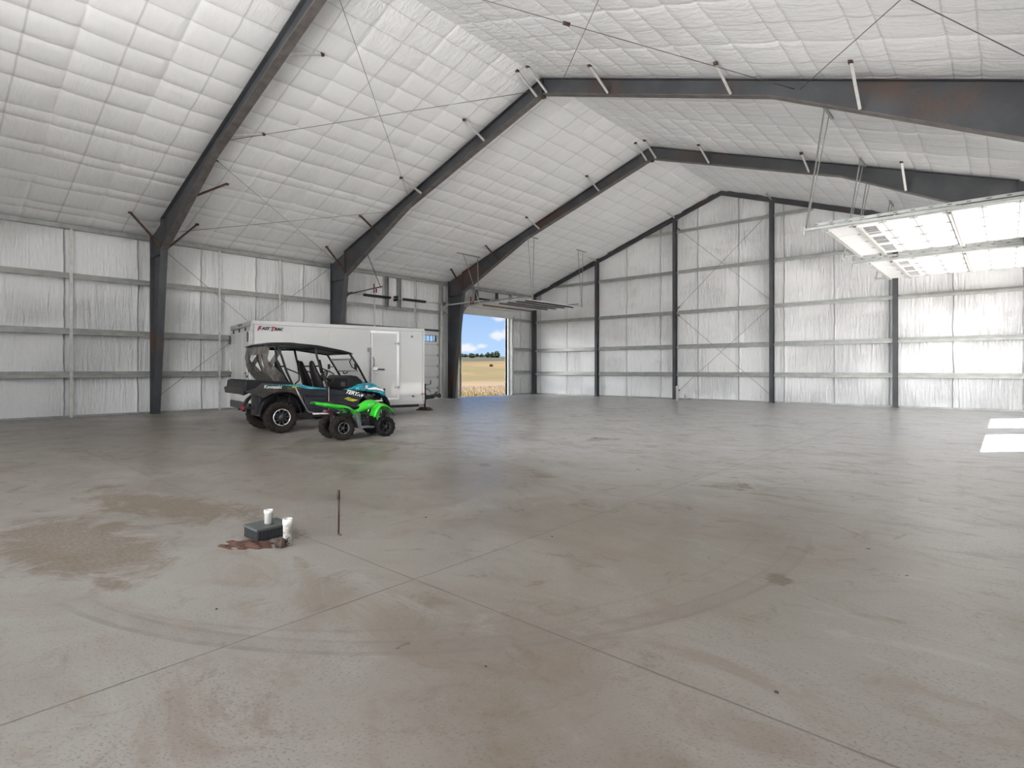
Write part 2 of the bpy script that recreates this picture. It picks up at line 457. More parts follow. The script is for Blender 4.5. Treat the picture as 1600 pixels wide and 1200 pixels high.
def mat_ground():
    m, b, p = new_mat('dry_prairie_grass')
    o = b.pos(); P = b.xyz(o); flat = b.comb(P[0], P[1], 0.0)
    dx = b.sub(P[0], RX)
    d = b.math('SQRT', b.add(b.mul(dx, dx), b.mul(P[1], P[1])))
    d = b.add(d, b.mul(b.sub(b.noise(flat, 0.02, 4, 0.6), 0.5), 40))
    n = b.noise(flat, 0.05, 7, 0.7, 0.4); t = b.noise(flat, 1.5, 5, 0.75)
    straw = b.mix(b.step(n, 0.35, 0.65), (0.030, 0.0195, 0.007), (0.040, 0.027, 0.012))
    g = b.step(b.noise(b.comb(b.mul(P[0], 0.02), b.mul(P[1], 0.02), 1.0), 2.6, 5, 0.65), 0.46, 0.60)
    col = b.mix(b.mul(g, 0.6), straw, (0.020, 0.0175, 0.006))
    pale = b.mul(b.step(d, 22, 40), b.step(d, 80, 60))
    pale = b.mul(b.step(d, 16, 26), b.step(d, 40, 58, 1.0, 0.0))
    col = b.mix(b.mul(pale, 0.75), col, (0.045, 0.032, 0.021))
    col = b.mix(b.mul(b.step(t, 0.45, 0.7), 0.35), col, (0.015, 0.0125, 0.0045))
    far = b.step(d, 168, 186)
    col = b.mix(b.mul(far, 0.85), col, (0.0055, 0.0068, 0.0035))
    b.link(col, p.inputs['Base Color']); p.inputs['Roughness'].default_value = 0.95
    p.inputs['Specular IOR Level'].default_value = 0.1
    return m
GROUND = mat_ground()
GRAVEL = simple('pale_gravel', (0.52, 0.50, 0.475), 0.9, 0, 0.15, 2, 0.3, 30)
BOUNCE = simple('bounce_apron', (0.80, 0.79, 0.77), 0.9, 0, 0.15, 2, 0.3, 30)
GRASSB = simple('dry_grass_blades', (0.038, 0.028, 0.008), 0.8, 0, 0.4, 3, spec=0.1)
TREE = simple('juniper_green', (0.006, 0.010, 0.006), 0.9, 0, 0.4, 0.8, spec=0.1)
BARK = simple('bark', (0.07, 0.05, 0.035), 0.9)

# ------------------------------------------------------------------ setting: floor, walls, roof
struct(MB().box((-0.34, L0 - 0.34, -0.2), (W + 0.34, 0.34, 0)).build('floor', FLOOR))

FAR_Y = (-5.6, -1.94)          # both far doors
RIGHT_Y = (-10.7, -7.04)       # second door of the right wall
LEFT_Y = (-12.02, -6.98)       # wide door of the left wall
DH, DL = 4.27, 3.06
def side_wall(name, x_in, x_out, holes):
    """holes: list of (y0, y1, top) sorted by y"""
    mb = MB(); y = L0 - 0.34; top = EAVE + 0.02
    for (a, c, t) in holes:
        mb.box((min(x_in, x_out), y, 0), (max(x_in, x_out), a, top))
        mb.box((min(x_in, x_out), a, t), (max(x_in, x_out), c, top)); y = c
    mb.box((min(x_in, x_out), y, 0), (max(x_in, x_out), 0.34, top))
    return struct(mb.build(name, VX))
WI = 0.20      # facing sits 0.2 m outside the frame line
side_wall('wall_left', -WI, -0.34, [(LEFT_Y[0], LEFT_Y[1], DL), (FAR_Y[0], FAR_Y[1], DH)])
side_wall('wall_right', W + WI, W + 0.34, [(RIGHT_Y[0], RIGHT_Y[1], DH), (FAR_Y[0], FAR_Y[1], DH)])
gable = [(-0.34, 0), (W + 0.34, 0), (W + 0.34, roof_z(W) - 0.1), (RX, roof_z(RX) + 0.05), (-0.34, roof_z(0) - 0.1)]
struct(MB().prism(gable, 'y', WI, 0.34).build('wall_far', VY))
# unseen near gable, opened for light; left part added to shade the left wall
struct(MB().prism([(-0.34, 0), (9.5, 0), (9.5, roof_z(9.5) - 0.05), (-0.34, roof_z(0) - 0.1)], 'y', L0 - 0.34, L0 - WI).build('wall_near_blocker', VY))

def ceiling():
    def dense(lo, hi, lines, gap, offs):
        v = {lo, hi}
        n = int((hi - lo) / gap)
        for i in range(n + 1):
            q = lo + (hi - lo) * i / n
            if min((abs(q - l_) for l_ in lines), default=9) > 0.14: v.add(q)
        for l_ in lines:
            for o_ in offs:
                if lo < l_ + o_ < hi: v.add(l_ + o_)
        v = sorted(v); out = [v[0]]
        for q in v[1:]:
            if q - out[-1] > 0.012: out.append(q)
        return out
    offs = (-0.13, -0.06, -0.022, 0.0, 0.022, 0.06, 0.13)
    XS = dense(-0.30, RX, CPURL, 0.20, offs); YS = dense(L0 - 0.3, 0.3, CSEAM, 0.26, offs)
    mb = MB()
    for side in (0, 1):
        rows = []
        for xx in XS:
            px = min(abs(xx - q) for q in CPURL); row = []
            for y in YS:
                sy = min(abs(y - q) for q in CSEAM)
                z = roof_z(xx) if xx > 0 else EAVE + SLOPE * xx
                pil = 0.036 * (1 - math.exp(-(px / 0.085))) + 0.030 * (1 - math.exp(-(sy / 0.07)))
                pil += 0.012 * math.sin(xx * 2.3 + 1.3 * math.sin(y * 0.8)) * math.sin(y * 1.9 + xx)
                row.append((xx if side == 0 else W - xx, y, z - pil + 0.03))
            rows.append(row)
        mb.sheet(rows)
    # weathering sheet above
    t = 0.30
    prof = [(-0.34, roof_z(0) + SLOPE * -0.34 + t), (RX, roof_z(RX) + t), (W + 0.34, roof_z(0) + SLOPE * -0.34 + t),
            (W + 0.34, roof_z(0) + SLOPE * -0.34 + t - 0.05), (RX, roof_z(RX) + t - 0.05), (-0.34, roof_z(0) + SLOPE * -0.34 + t - 0.05)]
    mb.prism(prof, 'y', L0 - 0.4, 0.4)
    mb.box((-0.36, L0 - 0.34, EAVE - 0.12), (-0.30, 0.34, EAVE + 0.2)); mb.box((W + 0.30, L0 - 0.34, EAVE - 0.12), (W + 0.36, 0.34, EAVE + 0.2))
    o = mb.build('ceiling', CEIL, fix=False)
    return struct(o)
ceiling()

def trim(name, a, b_, mat=GALV): return struct(MB().box(a, b_).build(name, mat))
trim('baseboard_far', (0, 0.10, 0), (W, 0.20, 0.055))
trim('baseboard_left', (-0.20, L0, 0), (-0.10, LEFT_Y[0] - 0.1, 0.055))
trim('baseboard_left', (-0.20, FAR_Y[1] + 0.1, 0), (-0.10, 0.1, 0.055))
# white jamb and head trims of the open doors
def jambs(name, xs, y0, y1, h):
    mb = MB(); a, c = min(xs), max(xs)
    mb.box((a, y0 - 0.10, 0), (c, y0, h + 0.12)); mb.box((a, y1, 0), (c, y1 + 0.10, h + 0.12)); mb.box((a, y0, h), (c, y1, h + 0.12))
    return struct(mb.build(name, TRIMW))
jambs('trim_1', (-0.36, -0.13), *FAR_Y, DH)
jambs('trim_2', (-0.36, -0.13), *LEFT_Y, DL)
jambs('trim_3', (W + 0.13, W + 0.36), *FAR_Y, DH)
jambs('trim_4', (W + 0.13, W + 0.36), *RIGHT_Y, DH)
# ------------------------------------------------------------------ land outside
def land_z(x, y):
    d = math.hypot(x - RX, y)
    z = -0.12
    if d > 60: z += 0.036 * (d - 60) if d < 330 else 0.036 * 270 + 0.006 * (d - 330)
    z += 0.35 * math.sin(x * 0.021 + 1) * math.cos(y * 0.017) * min(1, max(0, (d - 60) / 120))
    return z
def land():
    mb = MB(); rows = []
    rad = [0, 14, 20, 26, 32, 40, 50, 60, 72, 86, 100, 120, 140, 165, 190, 215, 240, 265, 290, 310, 330, 360, 400, 460, 520]
    for r in rad:
        rows.append([(RX + r * math.cos(a * math.pi / 36), r * math.sin(a * math.pi / 36), land_z(RX + r * math.cos(a * math.pi / 36), r * math.sin(a * math.pi / 36)) - 0.12 * (1 if r < 45 else 0)) for a in range(73)])
    mb.sheet(rows)
    o = mb.build('ground', GROUND, fix=False)
    for f in o.data.polygons: f.use_smooth = True
    return struct(o)
land()
struct(MB().box((W + 0.34, -34, -0.3), (W + 22, 14, -0.03)).build('ground_drive', GRAVEL))
struct(MB().box((-14, -70, -0.3), (W + .34, L0 - .34, -0.03)).build('ground_bounce', BOUNCE))  # unseen bright ground, added to bounce sunlight up to the ceiling
def juniper(d, lat, h, seed, label):
    # placed on the rise beyond the left doorway: d along the sight direction, lat across it
    ax = Vector((-0.72, 0.69, 0)); rx = Vector((0.69, 0.72, 0))
    p = Vector((-0.3, -3.8, 0)) + ax * d + rx * lat
    z = land_z(p.x, p.y) - 0.1
    r = random.Random(seed)
    t = empty('juniper_tree', (p.x, p.y, z), r.uniform(0, 6), label, 'tree', 'junipers on the ridge beyond the field')
    MB().tube([(0,0,0), (0,0,h * 0.5)], 0.12, 6).build('trunk', BARK, t)
    bm = bmesh.new(); bmesh.ops.create_icosphere(bm, subdivisions=3, radius=1)
    for v in bm.verts:
        n = 1 + 0.28 * math.sin(v.co.x * 5 + seed) * math.sin(v.co.y * 6 + seed * 2) + 0.16 * math.sin(v.co.z * 11 + seed) + r.uniform(-0.10, 0.10)
        k = 1.0 - 0.35 * max(0, v.co.z)
        v.co = Vector((v.co.x * n * k * h * 0.50, v.co.y * n * k * h * 0.50, v.co.z * n * h * 0.47 + h * 0.52))
    m = MB(); m.bm.free(); m.bm = bm
    m.build('foliage', TREE, t, fix=False)
rnd = random.Random(11)
for i in range(30):
    lat = -16 + i * 1.12 + rnd.uniform(-0.3, 0.3)
    juniper(300 + rnd.uniform(-6, 22), lat * 1.06, rnd.uniform(1.0, 2.3), i + 1, 'dark green juniper on the skyline seen through the open left doorway')
for i, (d, lat, h) in enumerate([(262, -3.0, 2.0), (258, 2.5, 2.6), (255, 3.6, 2.2), (268, 11.5, 2.8), (262, 13.6, 2.8), (264, 15.9, 3.4), (272, -7.5, 1.8)]):
    juniper(d, lat, h, 50 + i, 'dark green juniper below the skyline on the slope seen through the left doorway')
# straw tussocks in front of the doorway
def tussocks():
    r = random.Random(3); mb = MB()
    for i in range(5200):
        x = -0.9 - r.random() ** 1.6 * 16; y = -9 + r.random() * (16 + -x)
        z = -0.24; h = r.uniform(0.06, 0.22); a = r.uniform(0, 6.28); w = r.uniform(0.01, 0.022)
        lx, ly = r.uniform(-.12, .12), r.uniform(-.12, .12)
        v = [mb.bm.verts.new(q) for q in ((x - w * math.cos(a), y - w * math.sin(a), z), (x + w * math.cos(a), y + w * math.sin(a), z), (x + lx, y + ly, z + h))]
        mb.bm.faces.new(v)
    o = mb.build('dry_grass', GRASSB, fix=False)
    tag(o, 'dry straw-coloured grass growing outside the open left doorway', 'grass', kind='stuff')
tussocks()
hb = MB().lathe([(0.0, -0.4), (0.30, -0.4), (0.34, -0.35), (0.34, 0.35), (0.30, 0.4), (0.0, 0.4)], 16, Matrix.Rotation(math.pi / 2, 4, 'Y')).build('hay_bale', simple('dark_bale', (0.008, 0.008, 0.006), 0.9, spec=0.1))
_p = Vector((-0.3, -3.8, 0)) + Vector((-0.72, 0.69, 0)) * 118 + Vector((0.69, 0.72, 0)) * 6.1
hb.location = (_p.x, _p.y, land_z(_p.x, _p.y) + 0.30)
tag(hb, 'small dark bale lying alone in the dry field beyond the left doorway', 'bale')

# ------------------------------------------------------------------ main frames
YA, YB, YC = -18.82, -12.58, -6.34
KX, KZ = 0.99, 5.0
BOT = [(KX, KZ + 0.02), (4.8, 6.92), (RX, 8.87)]
FW = 0.10     # half flange width
def bot_z(x):
    x = x if x <= RX else W - x
    for (a, za), (c, zc) in zip(BOT, BOT[1:]):
        if a <= x <= c: return za + (zc - za) * (x - a) / (c - a)
    return KZ
def mir(poly, m): return [((W - x) if m else x, z) for x, z in poly]
def plate(mb, y0, y1, p, q, th=0.014):
    """flange strip following a line p->q in the x-z plane"""
    (x0, z0), (x1, z1) = p, q
    mb.bar((x0, (y0 + y1) / 2, z0), (x1, (y0 + y1) / 2, z1), y1 - y0, th)
def rigid_frame(yf, label, name='portal_frame'):
    f = empty(name, (0, yf, 0), 0, label, 'frame', 'main portal frames')
    for m in (0, 1):
        sx = (lambda x: W - x) if m else (lambda x: x)
        c = MB(); t = 0.006
        top = roof_z(0) - 0.02
        c.prism(mir([(0.0, 0.02), (0.30, 0.02), (KX, KZ - 0.02), (KX, roof_z(KX) - 0.03), (0.0, top)], m), 'y', -t, t)
        plate(c, -FW, FW, (sx(0.006), 0.0), (sx(0.006), top))
        plate(c, -FW, FW, (sx(0.30), 0.0), (sx(KX), KZ), 0.016)
        c.box((min(sx(0), sx(KX)), -FW, KZ - 0.13), (max(sx(0), sx(KX)), FW, KZ - 0.115))
        c.box((min(sx(KX - .012), sx(KX)), -FW, KZ - 0.02), (max(sx(KX - .012), sx(KX)), FW, roof_z(KX) - 0.03))
        c.box((min(sx(-0.02), sx(0.34)), -0.12, 0), (max(sx(-0.02), sx(0.34)), 0.12, 0.02))
        for bx in (0.08, 0.24):
            for by in (-0.07, 0.07): c.lathe([(0.018, 0.02), (0.018, 0.055)], 6, Matrix.Translation((sx(bx), by, 0)))
        c.build('column', STEEL, f)
        r = MB()
        ring = [(KX, roof_z(KX) - 0.03), (RX, roof_z(RX) - 0.03), (RX, 8.87), (4.8, 6.92), (KX, KZ + 0.02)]
        r.prism(mir(ring, m), 'y', -t, t)
        for p, q in (((KX, roof_z(KX) - 0.035), (RX, roof_z(RX) - 0.035)),):
            plate(r, -FW, FW, (sx(p[0]), p[1]), (sx(q[0]), q[1]), 0.016)
        r.box((min(sx(KX), sx(KX + .014)), -FW, KZ), (max(sx(KX), sx(KX + .014)), FW, roof_z(KX) - 0.03))
        r.box((min(sx(RX - .014), sx(RX)), -FW, 8.80), (max(sx(RX - .014), sx(RX)), FW, roof_z(RX) - 0.03))
        ro = r.build('rafter', STEEL, f)
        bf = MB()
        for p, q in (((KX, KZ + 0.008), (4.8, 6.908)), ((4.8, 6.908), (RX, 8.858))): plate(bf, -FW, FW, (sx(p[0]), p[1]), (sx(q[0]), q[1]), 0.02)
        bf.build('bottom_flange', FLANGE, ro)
    return f
def flange_brace(frame, x, dirs, dark=False, xr=None):
    """angle from the rafter's bottom flange up to the roof"""
    xr = x if xr is None else xr
    for d in dirs:
        b0 = Vector((x, d * 0.09, bot_z(x) + 0.02)); b1 = Vector((xr, d * 0.90, roof_z(xr) - 0.04))
        br = MB().bar(b0, b1, 0.05, 0.05, up=(1, 0, 0.3)).build('flange_brace', RUST if dark else GALVL, frame)
        cl = MB()
        cl.box((xr - 0.035, d * 0.90 - 0.045, roof_z(xr) - 0.075), (xr + 0.035, d * 0.90 + 0.045, roof_z(xr) - 0.02))
        cl.build('clip', RUST, br)
FA = rigid_frame(YA, 'dark steel portal frame nearest the viewer, its left column standing clear of the trailer')
FB = rigid_frame(YB, 'dark steel portal frame whose left column stands behind the white trailer')
FC = rigid_frame(YC, 'dark steel portal frame whose left column stands beside the open far doorway')
for x, dr in ((1.05, (1, -1)), (3.3, (1,)), (5.6, (1,)), (8.5, (1,))): flange_brace(FA, x, dr, x < 4)
for F in (FB, FC):
    for x in (1.1, 3.3): flange_brace(F, x, (-1,), True)
    for x in (5.6, 8.5, 10.5, 10.85, 12.75, 15.75, 18.1): flange_brace(F, x, (-1,))
# bolts showing on the far frame's web near the left knee is a ridge plate on each frame
for F in (FB, FC):
    MB().box((RX - 0.05, -0.05, 8.76), (RX + 0.05, 0.05, 8.86)).build('ridge_plate', RUST, F)

# end frame against the far gable
ef = empty('end_frame', (0, 0, 0), 0, 'dark steel rafter frame following the far gable under the roof', 'frame')
for m in (0, 1):
    mb = MB(); sx = (lambda x: W - x) if m else (lambda x: x)
    mb.prism(mir([(0, roof_z(0) - 0.03), (RX, roof_z(RX) - 0.03), (RX, roof_z(RX) - 0.24), (0, roof_z(0) - 0.24)], m), 'y', 0.06, 0.075)
    for dz in (-0.03, -0.24): plate(mb, -0.02, 0.08, (sx(0), roof_z(0) + dz), (sx(RX), roof_z(RX) + dz), 0.012)
    mb.build('rafter', STEEL, ef)
def end_post(k, label, corner=False):
    x = W * k / 5; t = empty('end_column', (x, 0, 0), 0, label, 'column', 'steel columns of the far gable')
    h = roof_z(x) - 0.24; mb = MB()
    if corner:
        s_ = 1 if k == 0 else -1
        mb.box((min(0, s_ * 0.2), -0.10, 0), (max(0, s_ * 0.2), -0.09, h)); mb.box((min(0, s_ * .01), -0.10, 0), (max(0, s_ * .01), 0.10, h))
        mb.box((min(s_ * .19, s_ * .2), -0.10, 0), (max(s_ * .19, s_ * .2), 0.10, h))
    else:
        mb.box((-0.075, -0.10, 0), (0.075, -0.09, h)); mb.box((-0.075, 0.09, 0), (0.075, 0.10, h)); mb.box((-0.005, -0.09, 0), (0.005, 0.09, h))
    mb.build('post', STEEL, t)
    MB().box((-0.11, -0.14, 0), (0.11, 0.12, 0.02)).build('base_plate', STEEL, t)
    if not corner:
        xe = x; b0 = Vector((0.0, -0.05, h + 0.1)); b1 = Vector((0.0, -0.75, roof_z(x) - 0.06))
        MB().bar(b0, b1, 0.045).build('brace', GALVL, t)
    return t
end_post(0, 'dark steel corner column beside the open left doorway', True)
end_post(1, 'dark steel gable column next to the left corner column')
end_post(2, 'dark steel gable column with the white pipe at its foot')
end_post(3, 'tall dark steel gable column just right of the ridge')
end_post(4, 'dark steel gable column below the raised overhead doors')

# ------------------------------------------------------------------ girts
def zsec(mb, p, q, inward):
    """Z girt from p to q (bottom of the web line); inward = unit vector into the room"""
    p, q, n = Vector(p), Vector(q), Vector(inward)
    dep = 0.19
    mb.bar(p - n * dep / 2, q - n * dep / 2, dep, 0.006)                       # web (flat)
    mb.bar(p + Vector((0,0,-.045)), q + Vector((0,0,-.045)), 0.006, 0.09)     # inner flange hangs down
    mb.bar(p - n * dep + Vector((0,0,.045)), q - n * dep + Vector((0,0,.045)), 0.006, 0.09)
    mb.bar(p + Vector((0,0,-.088)) - n * 0.012, q + Vector((0,0,-.088)) - n * 0.012, 0.024, 0.006)
HL = [1.19, 2.44, 4.04]
hn = ['lowest', 'middle', 'highest']
bays = [(L0, YA, 'left wall, left of the nearest column', HL), (YA, YB, 'left wall, in the bay with the trailer rear', HL),
        (YB, YC, 'left wall above the closed wide door', [4.04]), (FAR_Y[1] + .12, 0.0, 'left wall between open doorway and corner', HL)]
for y0, y1, where, hs in bays:
    for i, z in enumerate(hs):
        mb = MB(); zsec(mb, (-0.005, y0, z + 0.045), (-0.005, y1, z + 0.045), (1, 0, 0))
        w = hn[i] + ' of three, ' if len(hs) > 1 else ''
        tag(mb.build('wall_girt', GALV), 'galvanised girt, ' + w + where, 'girt', 'galvanised wall girts')
for y0, y1 in ((L0, RIGHT_Y[0] - .2), (-6.8, -5.8), (FAR_Y[1] + .12, 0.0)):
    for z in HL:
        if y0 > -12 and z < 4.2 or y0 < -30:
            pass
hh = [1.12, 2.40, 3.98, 5.86, 7.74]
en = ['lowest', 'second up', 'third up', 'fourth up', 'topmost']
bw = ['between corner and first gable column', 'between first and second gable columns', 'between the two middle gable columns', 'just right of the tallest gable column', 'in the rightmost bay']
for k in range(5):
    xa, xb = W * k / 5 + (0.08 if k else 0.2), W * (k + 1) / 5 - 0.08
    for i, z in enumerate(hh):
        a, c = xa, xb
        if z > 5:
            lim = (z + 0.30 - EAVE) / SLOPE
            a = max(a, lim); c = min(c, W - lim)
        if c - a < 0.5: continue
        mb = MB(); zsec(mb, (a, 0.0, z + 0.05), (c, 0.0, z + 0.05), (0, -1, 0))
        o = mb.build('wall_girt', GALV)
        tag(o, 'galvanised far-wall girt, ' + en[i] + ', ' + bw[k], 'girt', 'galvanised wall girts')
# eave struts
for side, nm in ((0, 'left'), (1, 'right')):
    mb = MB(); s_ = (lambda x: W - x) if side else (lambda x: x)
    mb.bar((s_(-0.01), L0, EAVE - 0.14), (s_(-0.01), 0, EAVE - 0.14), 0.012, 0.13)
    mb.bar((s_(-0.10), L0, EAVE - 0.20), (s_(-0.10), 0, EAVE - 0.20), 0.17, 0.008)
    mb.bar((s_(-0.02), L0, EAVE - 0.08), (s_(-0.02), 0, EAVE - 0.08), 0.05, 0.008)
    tag(mb.build('eave_strut', GALV), 'long grey-green eave strut where the roof meets the %s wall' % nm, 'strut')
# vertical sag straps and door framing posts on the left wall
def strap(y, z0, z1, w, label, mat=GALVL, x=0.02, name='wall_strap', cat='strap'):
    o = MB().box((x - 0.02, y - w / 2, z0), (x, y + w / 2, z1)).build(name, mat)
    tag(o, label, cat, 'vertical straps on the left wall')
strap(-20.89, 0.0, EAVE - 0.212, 0.07, 'pale vertical strap on the left wall left of the nearest column')
strap(-16.85, 0.0, EAVE - 0.212, 0.06, 'pale vertical strap on the left wall just right of the nearest column')
strap(-14.74, 0.0, EAVE - 0.212, 0.06, 'pale vertical strap rising above the trailer left of the second column')
strap(-10.60, DL + .13, EAVE - 0.212, 0.06, 'pale vertical strap above the wide door, left of the torsion springs')
strap(-8.44, DL + .13, EAVE - 0.212, 0.07, 'pale vertical strap above the wide door, right of the torsion springs')
for y, w_ in ((-9.92, 'left'), (-9.26, 'right')):
    mb = MB().box((-0.15, y - 0.05, 4.0), (0.02, y - 0.04, EAVE - .212)).box((-0.15, y + 0.04, 4.0), (0.02, y + 0.05, EAVE - .212)).box((-0.15, y - 0.05, 4.0), (-0.14, y + 0.05, EAVE - .212))
    tag(mb.build('spring_post', GALV), 'short channel post above the wide left door, the %s of the pair' % w_, 'post', 'short posts above the wide left door')
for y, w_ in ((LEFT_Y[1] + 0.17, 'right'), (LEFT_Y[0] - 0.17, 'left')):
    mb = MB().box((-0.16, y - 0.05, 0), (0.03, y + 0.05, EAVE - .212))
    tag(mb.build('jamb_post', GALV), 'full-height channel post at the %s side of the wide closed door' % w_, 'post')
for y in (-5.9, FAR_Y[1] + 0.16):
    mb = MB().box((-0.16, y - 0.05, 0), (0.0, y + 0.05, EAVE - .212))
    tag(mb.build('jamb_post', GALV), 'full-height channel post at the %s side of the open left doorway' % ('left' if y < -5 else 'right'), 'post')
for y in (-4.4, -2.9):
    mb = MB().box((-0.16, y - 0.04, DH + .205), (0.0, y + 0.04, EAVE - .212))
    tag(mb.build('header_post', STEEL), 'short dark post above the open left doorway, the %s one' % ('left' if y < -4 else 'right'), 'post')
o = MB().box((-0.18, LEFT_Y[0], DL + 0.12), (0.0, LEFT_Y[1], DL + 0.20)).build('door_header', STEEL); tag(o, 'dark steel header over the closed wide door', 'header')
o = MB().box((-0.18, FAR_Y[0], DH + 0.12), (-0.02, FAR_Y[1], DH + 0.20)).build('door_header', GALV); tag(o, 'galvanised header over the open left doorway', 'header')

# ------------------------------------------------------------------ rod bracing
def rod(p, q, label, r=0.0065, hub=None):
    p, q = Vector(p), Vector(q)
    t = empty('brace_rod', p, 0, label, 'brace rod', 'cross bracing rods')
    MB().tube([(0,0,0), q - p], r, 6).build('rod', ROD, t)
    mb = MB(); d = (q - p).normalized()
    mb.tube([d * 0.02, d * 0.16], 0.022, 8); mb.build('end_nut', RUST, t)
    if hub is not None:
        h = (q - p) * hub; MB().tube([h - d * 0.07, h + d * 0.07], 0.035, 8).build('turnbuckle', RUST, t)
rz = lambda x: roof_z(x) - 0.24
rod((5.2, YA + .05, rz(5.2)), (10.45, YB - .1, rz(10.45)), 'thin roof brace rod of the upper left cross, rising away from the nearest frame')
rod((10.3, YA + .1, rz(10.3)), (5.0, YB - .1, rz(5.0)), 'thin roof brace rod of the upper left cross, dropping steeply to the second frame')
rod((0.6, YA + .1, rz(0.6)), (4.3, YB - .1, rz(4.3)), 'thin roof brace rod low over the left wall, running up to the second frame')
rod((4.5, YA + .1, rz(4.5)), (0.5, YB - .1, rz(0.5)), 'thin roof brace rod low over the left wall, running down to the trailer corner')
rod((11.0, YA + .1, rz(11.0)), (17.0, YB - .1, rz(17.0)), 'thin roof brace rod right of the ridge with a dark turnbuckle', hub=0.47)
rod((17.0, YA + .1, rz(17.0)), (11.3, YB - .1, rz(11.3)), 'thin roof brace rod right of the ridge ending beside the ridge joint')
rod((20.9, YA + .1, rz(20.9)), (17.1, YB - .1, rz(17.1)), 'thin roof brace rod at the upper right ending on the second frame')
rod((17.4, YA + .1, rz(17.4)), (21.15, YB - .1, rz(21.15)), 'thin roof brace rod crossing the upper right corner of the view')
rod((-0.03, YA + .1, 5.35), (-0.03, YB - .1, 0.55), 'wall brace rod running down from the nearest left column behind the trailer')
rod((-0.03, YA + .1, 0.50), (-0.03, YB - .1, 5.40), 'wall brace rod running up from the foot of the nearest left column')
x2, x3 = W * 2 / 5, W * 3 / 5
rod((x2 + .1, 0.05, 7.95), (x3 - .1, 0.05, 4.3), 'gable brace rod of the upper cross, falling to the right')
rod((x2 + .1, 0.05, 4.2), (x3 - .1, 0.05, 7.95), 'gable brace rod of the upper cross, rising to the right')
rod((x2 + .1, 0.05, 3.95), (x3 - .1, 0.05, 0.35), 'gable brace rod of the lower cross, falling to the right')
rod((x2 + .1, 0.05, 0.35), (x3 - .1, 0.05, 3.95), 'gable brace rod of the lower cross, rising to the right')

# ------------------------------------------------------------------ overhead doors
GLASS, gb, gp = new_mat('window_glass')
gp.inputs['Base Color'].default_value = (0.85, 0.92, 0.95, 1); gp.inputs['Roughness'].default_value = 0.03
gp.inputs['Transmission Weight'].default_value = 1.0; gp.inputs['IOR'].default_value = 1.02; gp.inputs['Specular IOR Level'].default_value = 0.3
SPRING = simple('black_coil_spring', (0.02, 0.02, 0.022), 0.5)
REDP = simple('dark_red_paint', (0.16, 0.02, 0.02), 0.5)
FRMW = simple('window_frame_dark', (0.10, 0.16, 0.26), 0.5)

def section(w, h, lites, parent, M, first=False, strut=False, wf=None, sm=None, hinges=True):
    """one door section in local coords: width along y (0..w), height along z (0..h), inside face at x=+0.045"""
    t = 0.045
    lw, lh = 0.86, 0.30
    mb = MB()
    if lites:
        z0, z1 = (h - lh) / 2 + 0.02, (h + lh) / 2 + 0.02
        e0 = 0.10 if lites == 4 else (w - lites * lw) / (lites + 1)
        gap = (w - lites * lw - 2 * e0) / (lites - 1); y = 0
        mb.box((0, 0, 0.006), (t, w, z0), M); mb.box((0, 0, z1), (t, w, h - 0.006), M)
        for k in range(lites):
            a = e0 + k * (lw + gap); mb.box((0, y, z0), (t, a, z1), M); y = a + lw
        mb.box((0, y, z0), (t, w, z1), M)
    else: mb.box((0, 0, 0.006), (t, w, h - 0.006), M)
    o = mb.build('door_section', DOORW, parent)
    # dark rail at the joint, stiles and hinges
    d = MB()
    d.box((0.004, 0, -0.006), (t - 0.006, w, 0.006), M)
    if not first: d.build('joint', DOORD, o)
    else: d.bm.free()
    n = 5 if w > 4.2 else 4
    if not first and hinges:
        hg = MB()
        for k in range(n + 1):
            yy = 0.06 + (w - 0.12) * k / n
            hg.box((t, yy - 0.035, -0.07), (t + 0.008, yy + 0.035, 0.07), M); hg.tube([M @ Vector((t + 0.012, yy - 0.05, 0)), M @ Vector((t + 0.012, yy + 0.05, 0))], 0.011, 6)
        hg.build('hinge', GALV, o)
    st = MB()
    for k in range(n + 1):
        yy = 0.06 + (w - 0.12) * k / n
        st.box((t, yy - 0.03, 0.03), (t + 0.002, yy + 0.03, h - 0.03), M)
    st.build('stile', DOORW, o)
    if strut:
        s_ = MB().box((t, 0.02, h - 0.08), (t + 0.055, w - 0.02, h - 0.07), M).box((t + 0.045, 0.02, h - 0.12), (t + 0.055, w - 0.02, h - 0.03), M)
        s_.build('strut', sm or GALVL, o)
    for k in range(lites):
        a = e0 + k * (lw + gap)
        fr = MB()
        for y_ in (a, a + lw - 0.02): fr.box((0.0, y_, z0), (t + 0.006, y_ + 0.02, z1), M)
        for z_ in (z0, z1 - 0.02): fr.box((0.0, a, z_), (t + 0.006, a + lw, z_ + 0.02), M)
        for q in (1, 2, 3): fr.box((0.01, a + lw * q / 4 - 0.012, z0), (t, a + lw * q / 4 + 0.012, z1), M)
        f = fr.build('window', wf or FRMW, o)
        MB().box((0.018, a + 0.02, z0 + 0.02), (0.024, a + lw - 0.02, z1 - 0.02), M).build('pane', GLASS, f)
    return o
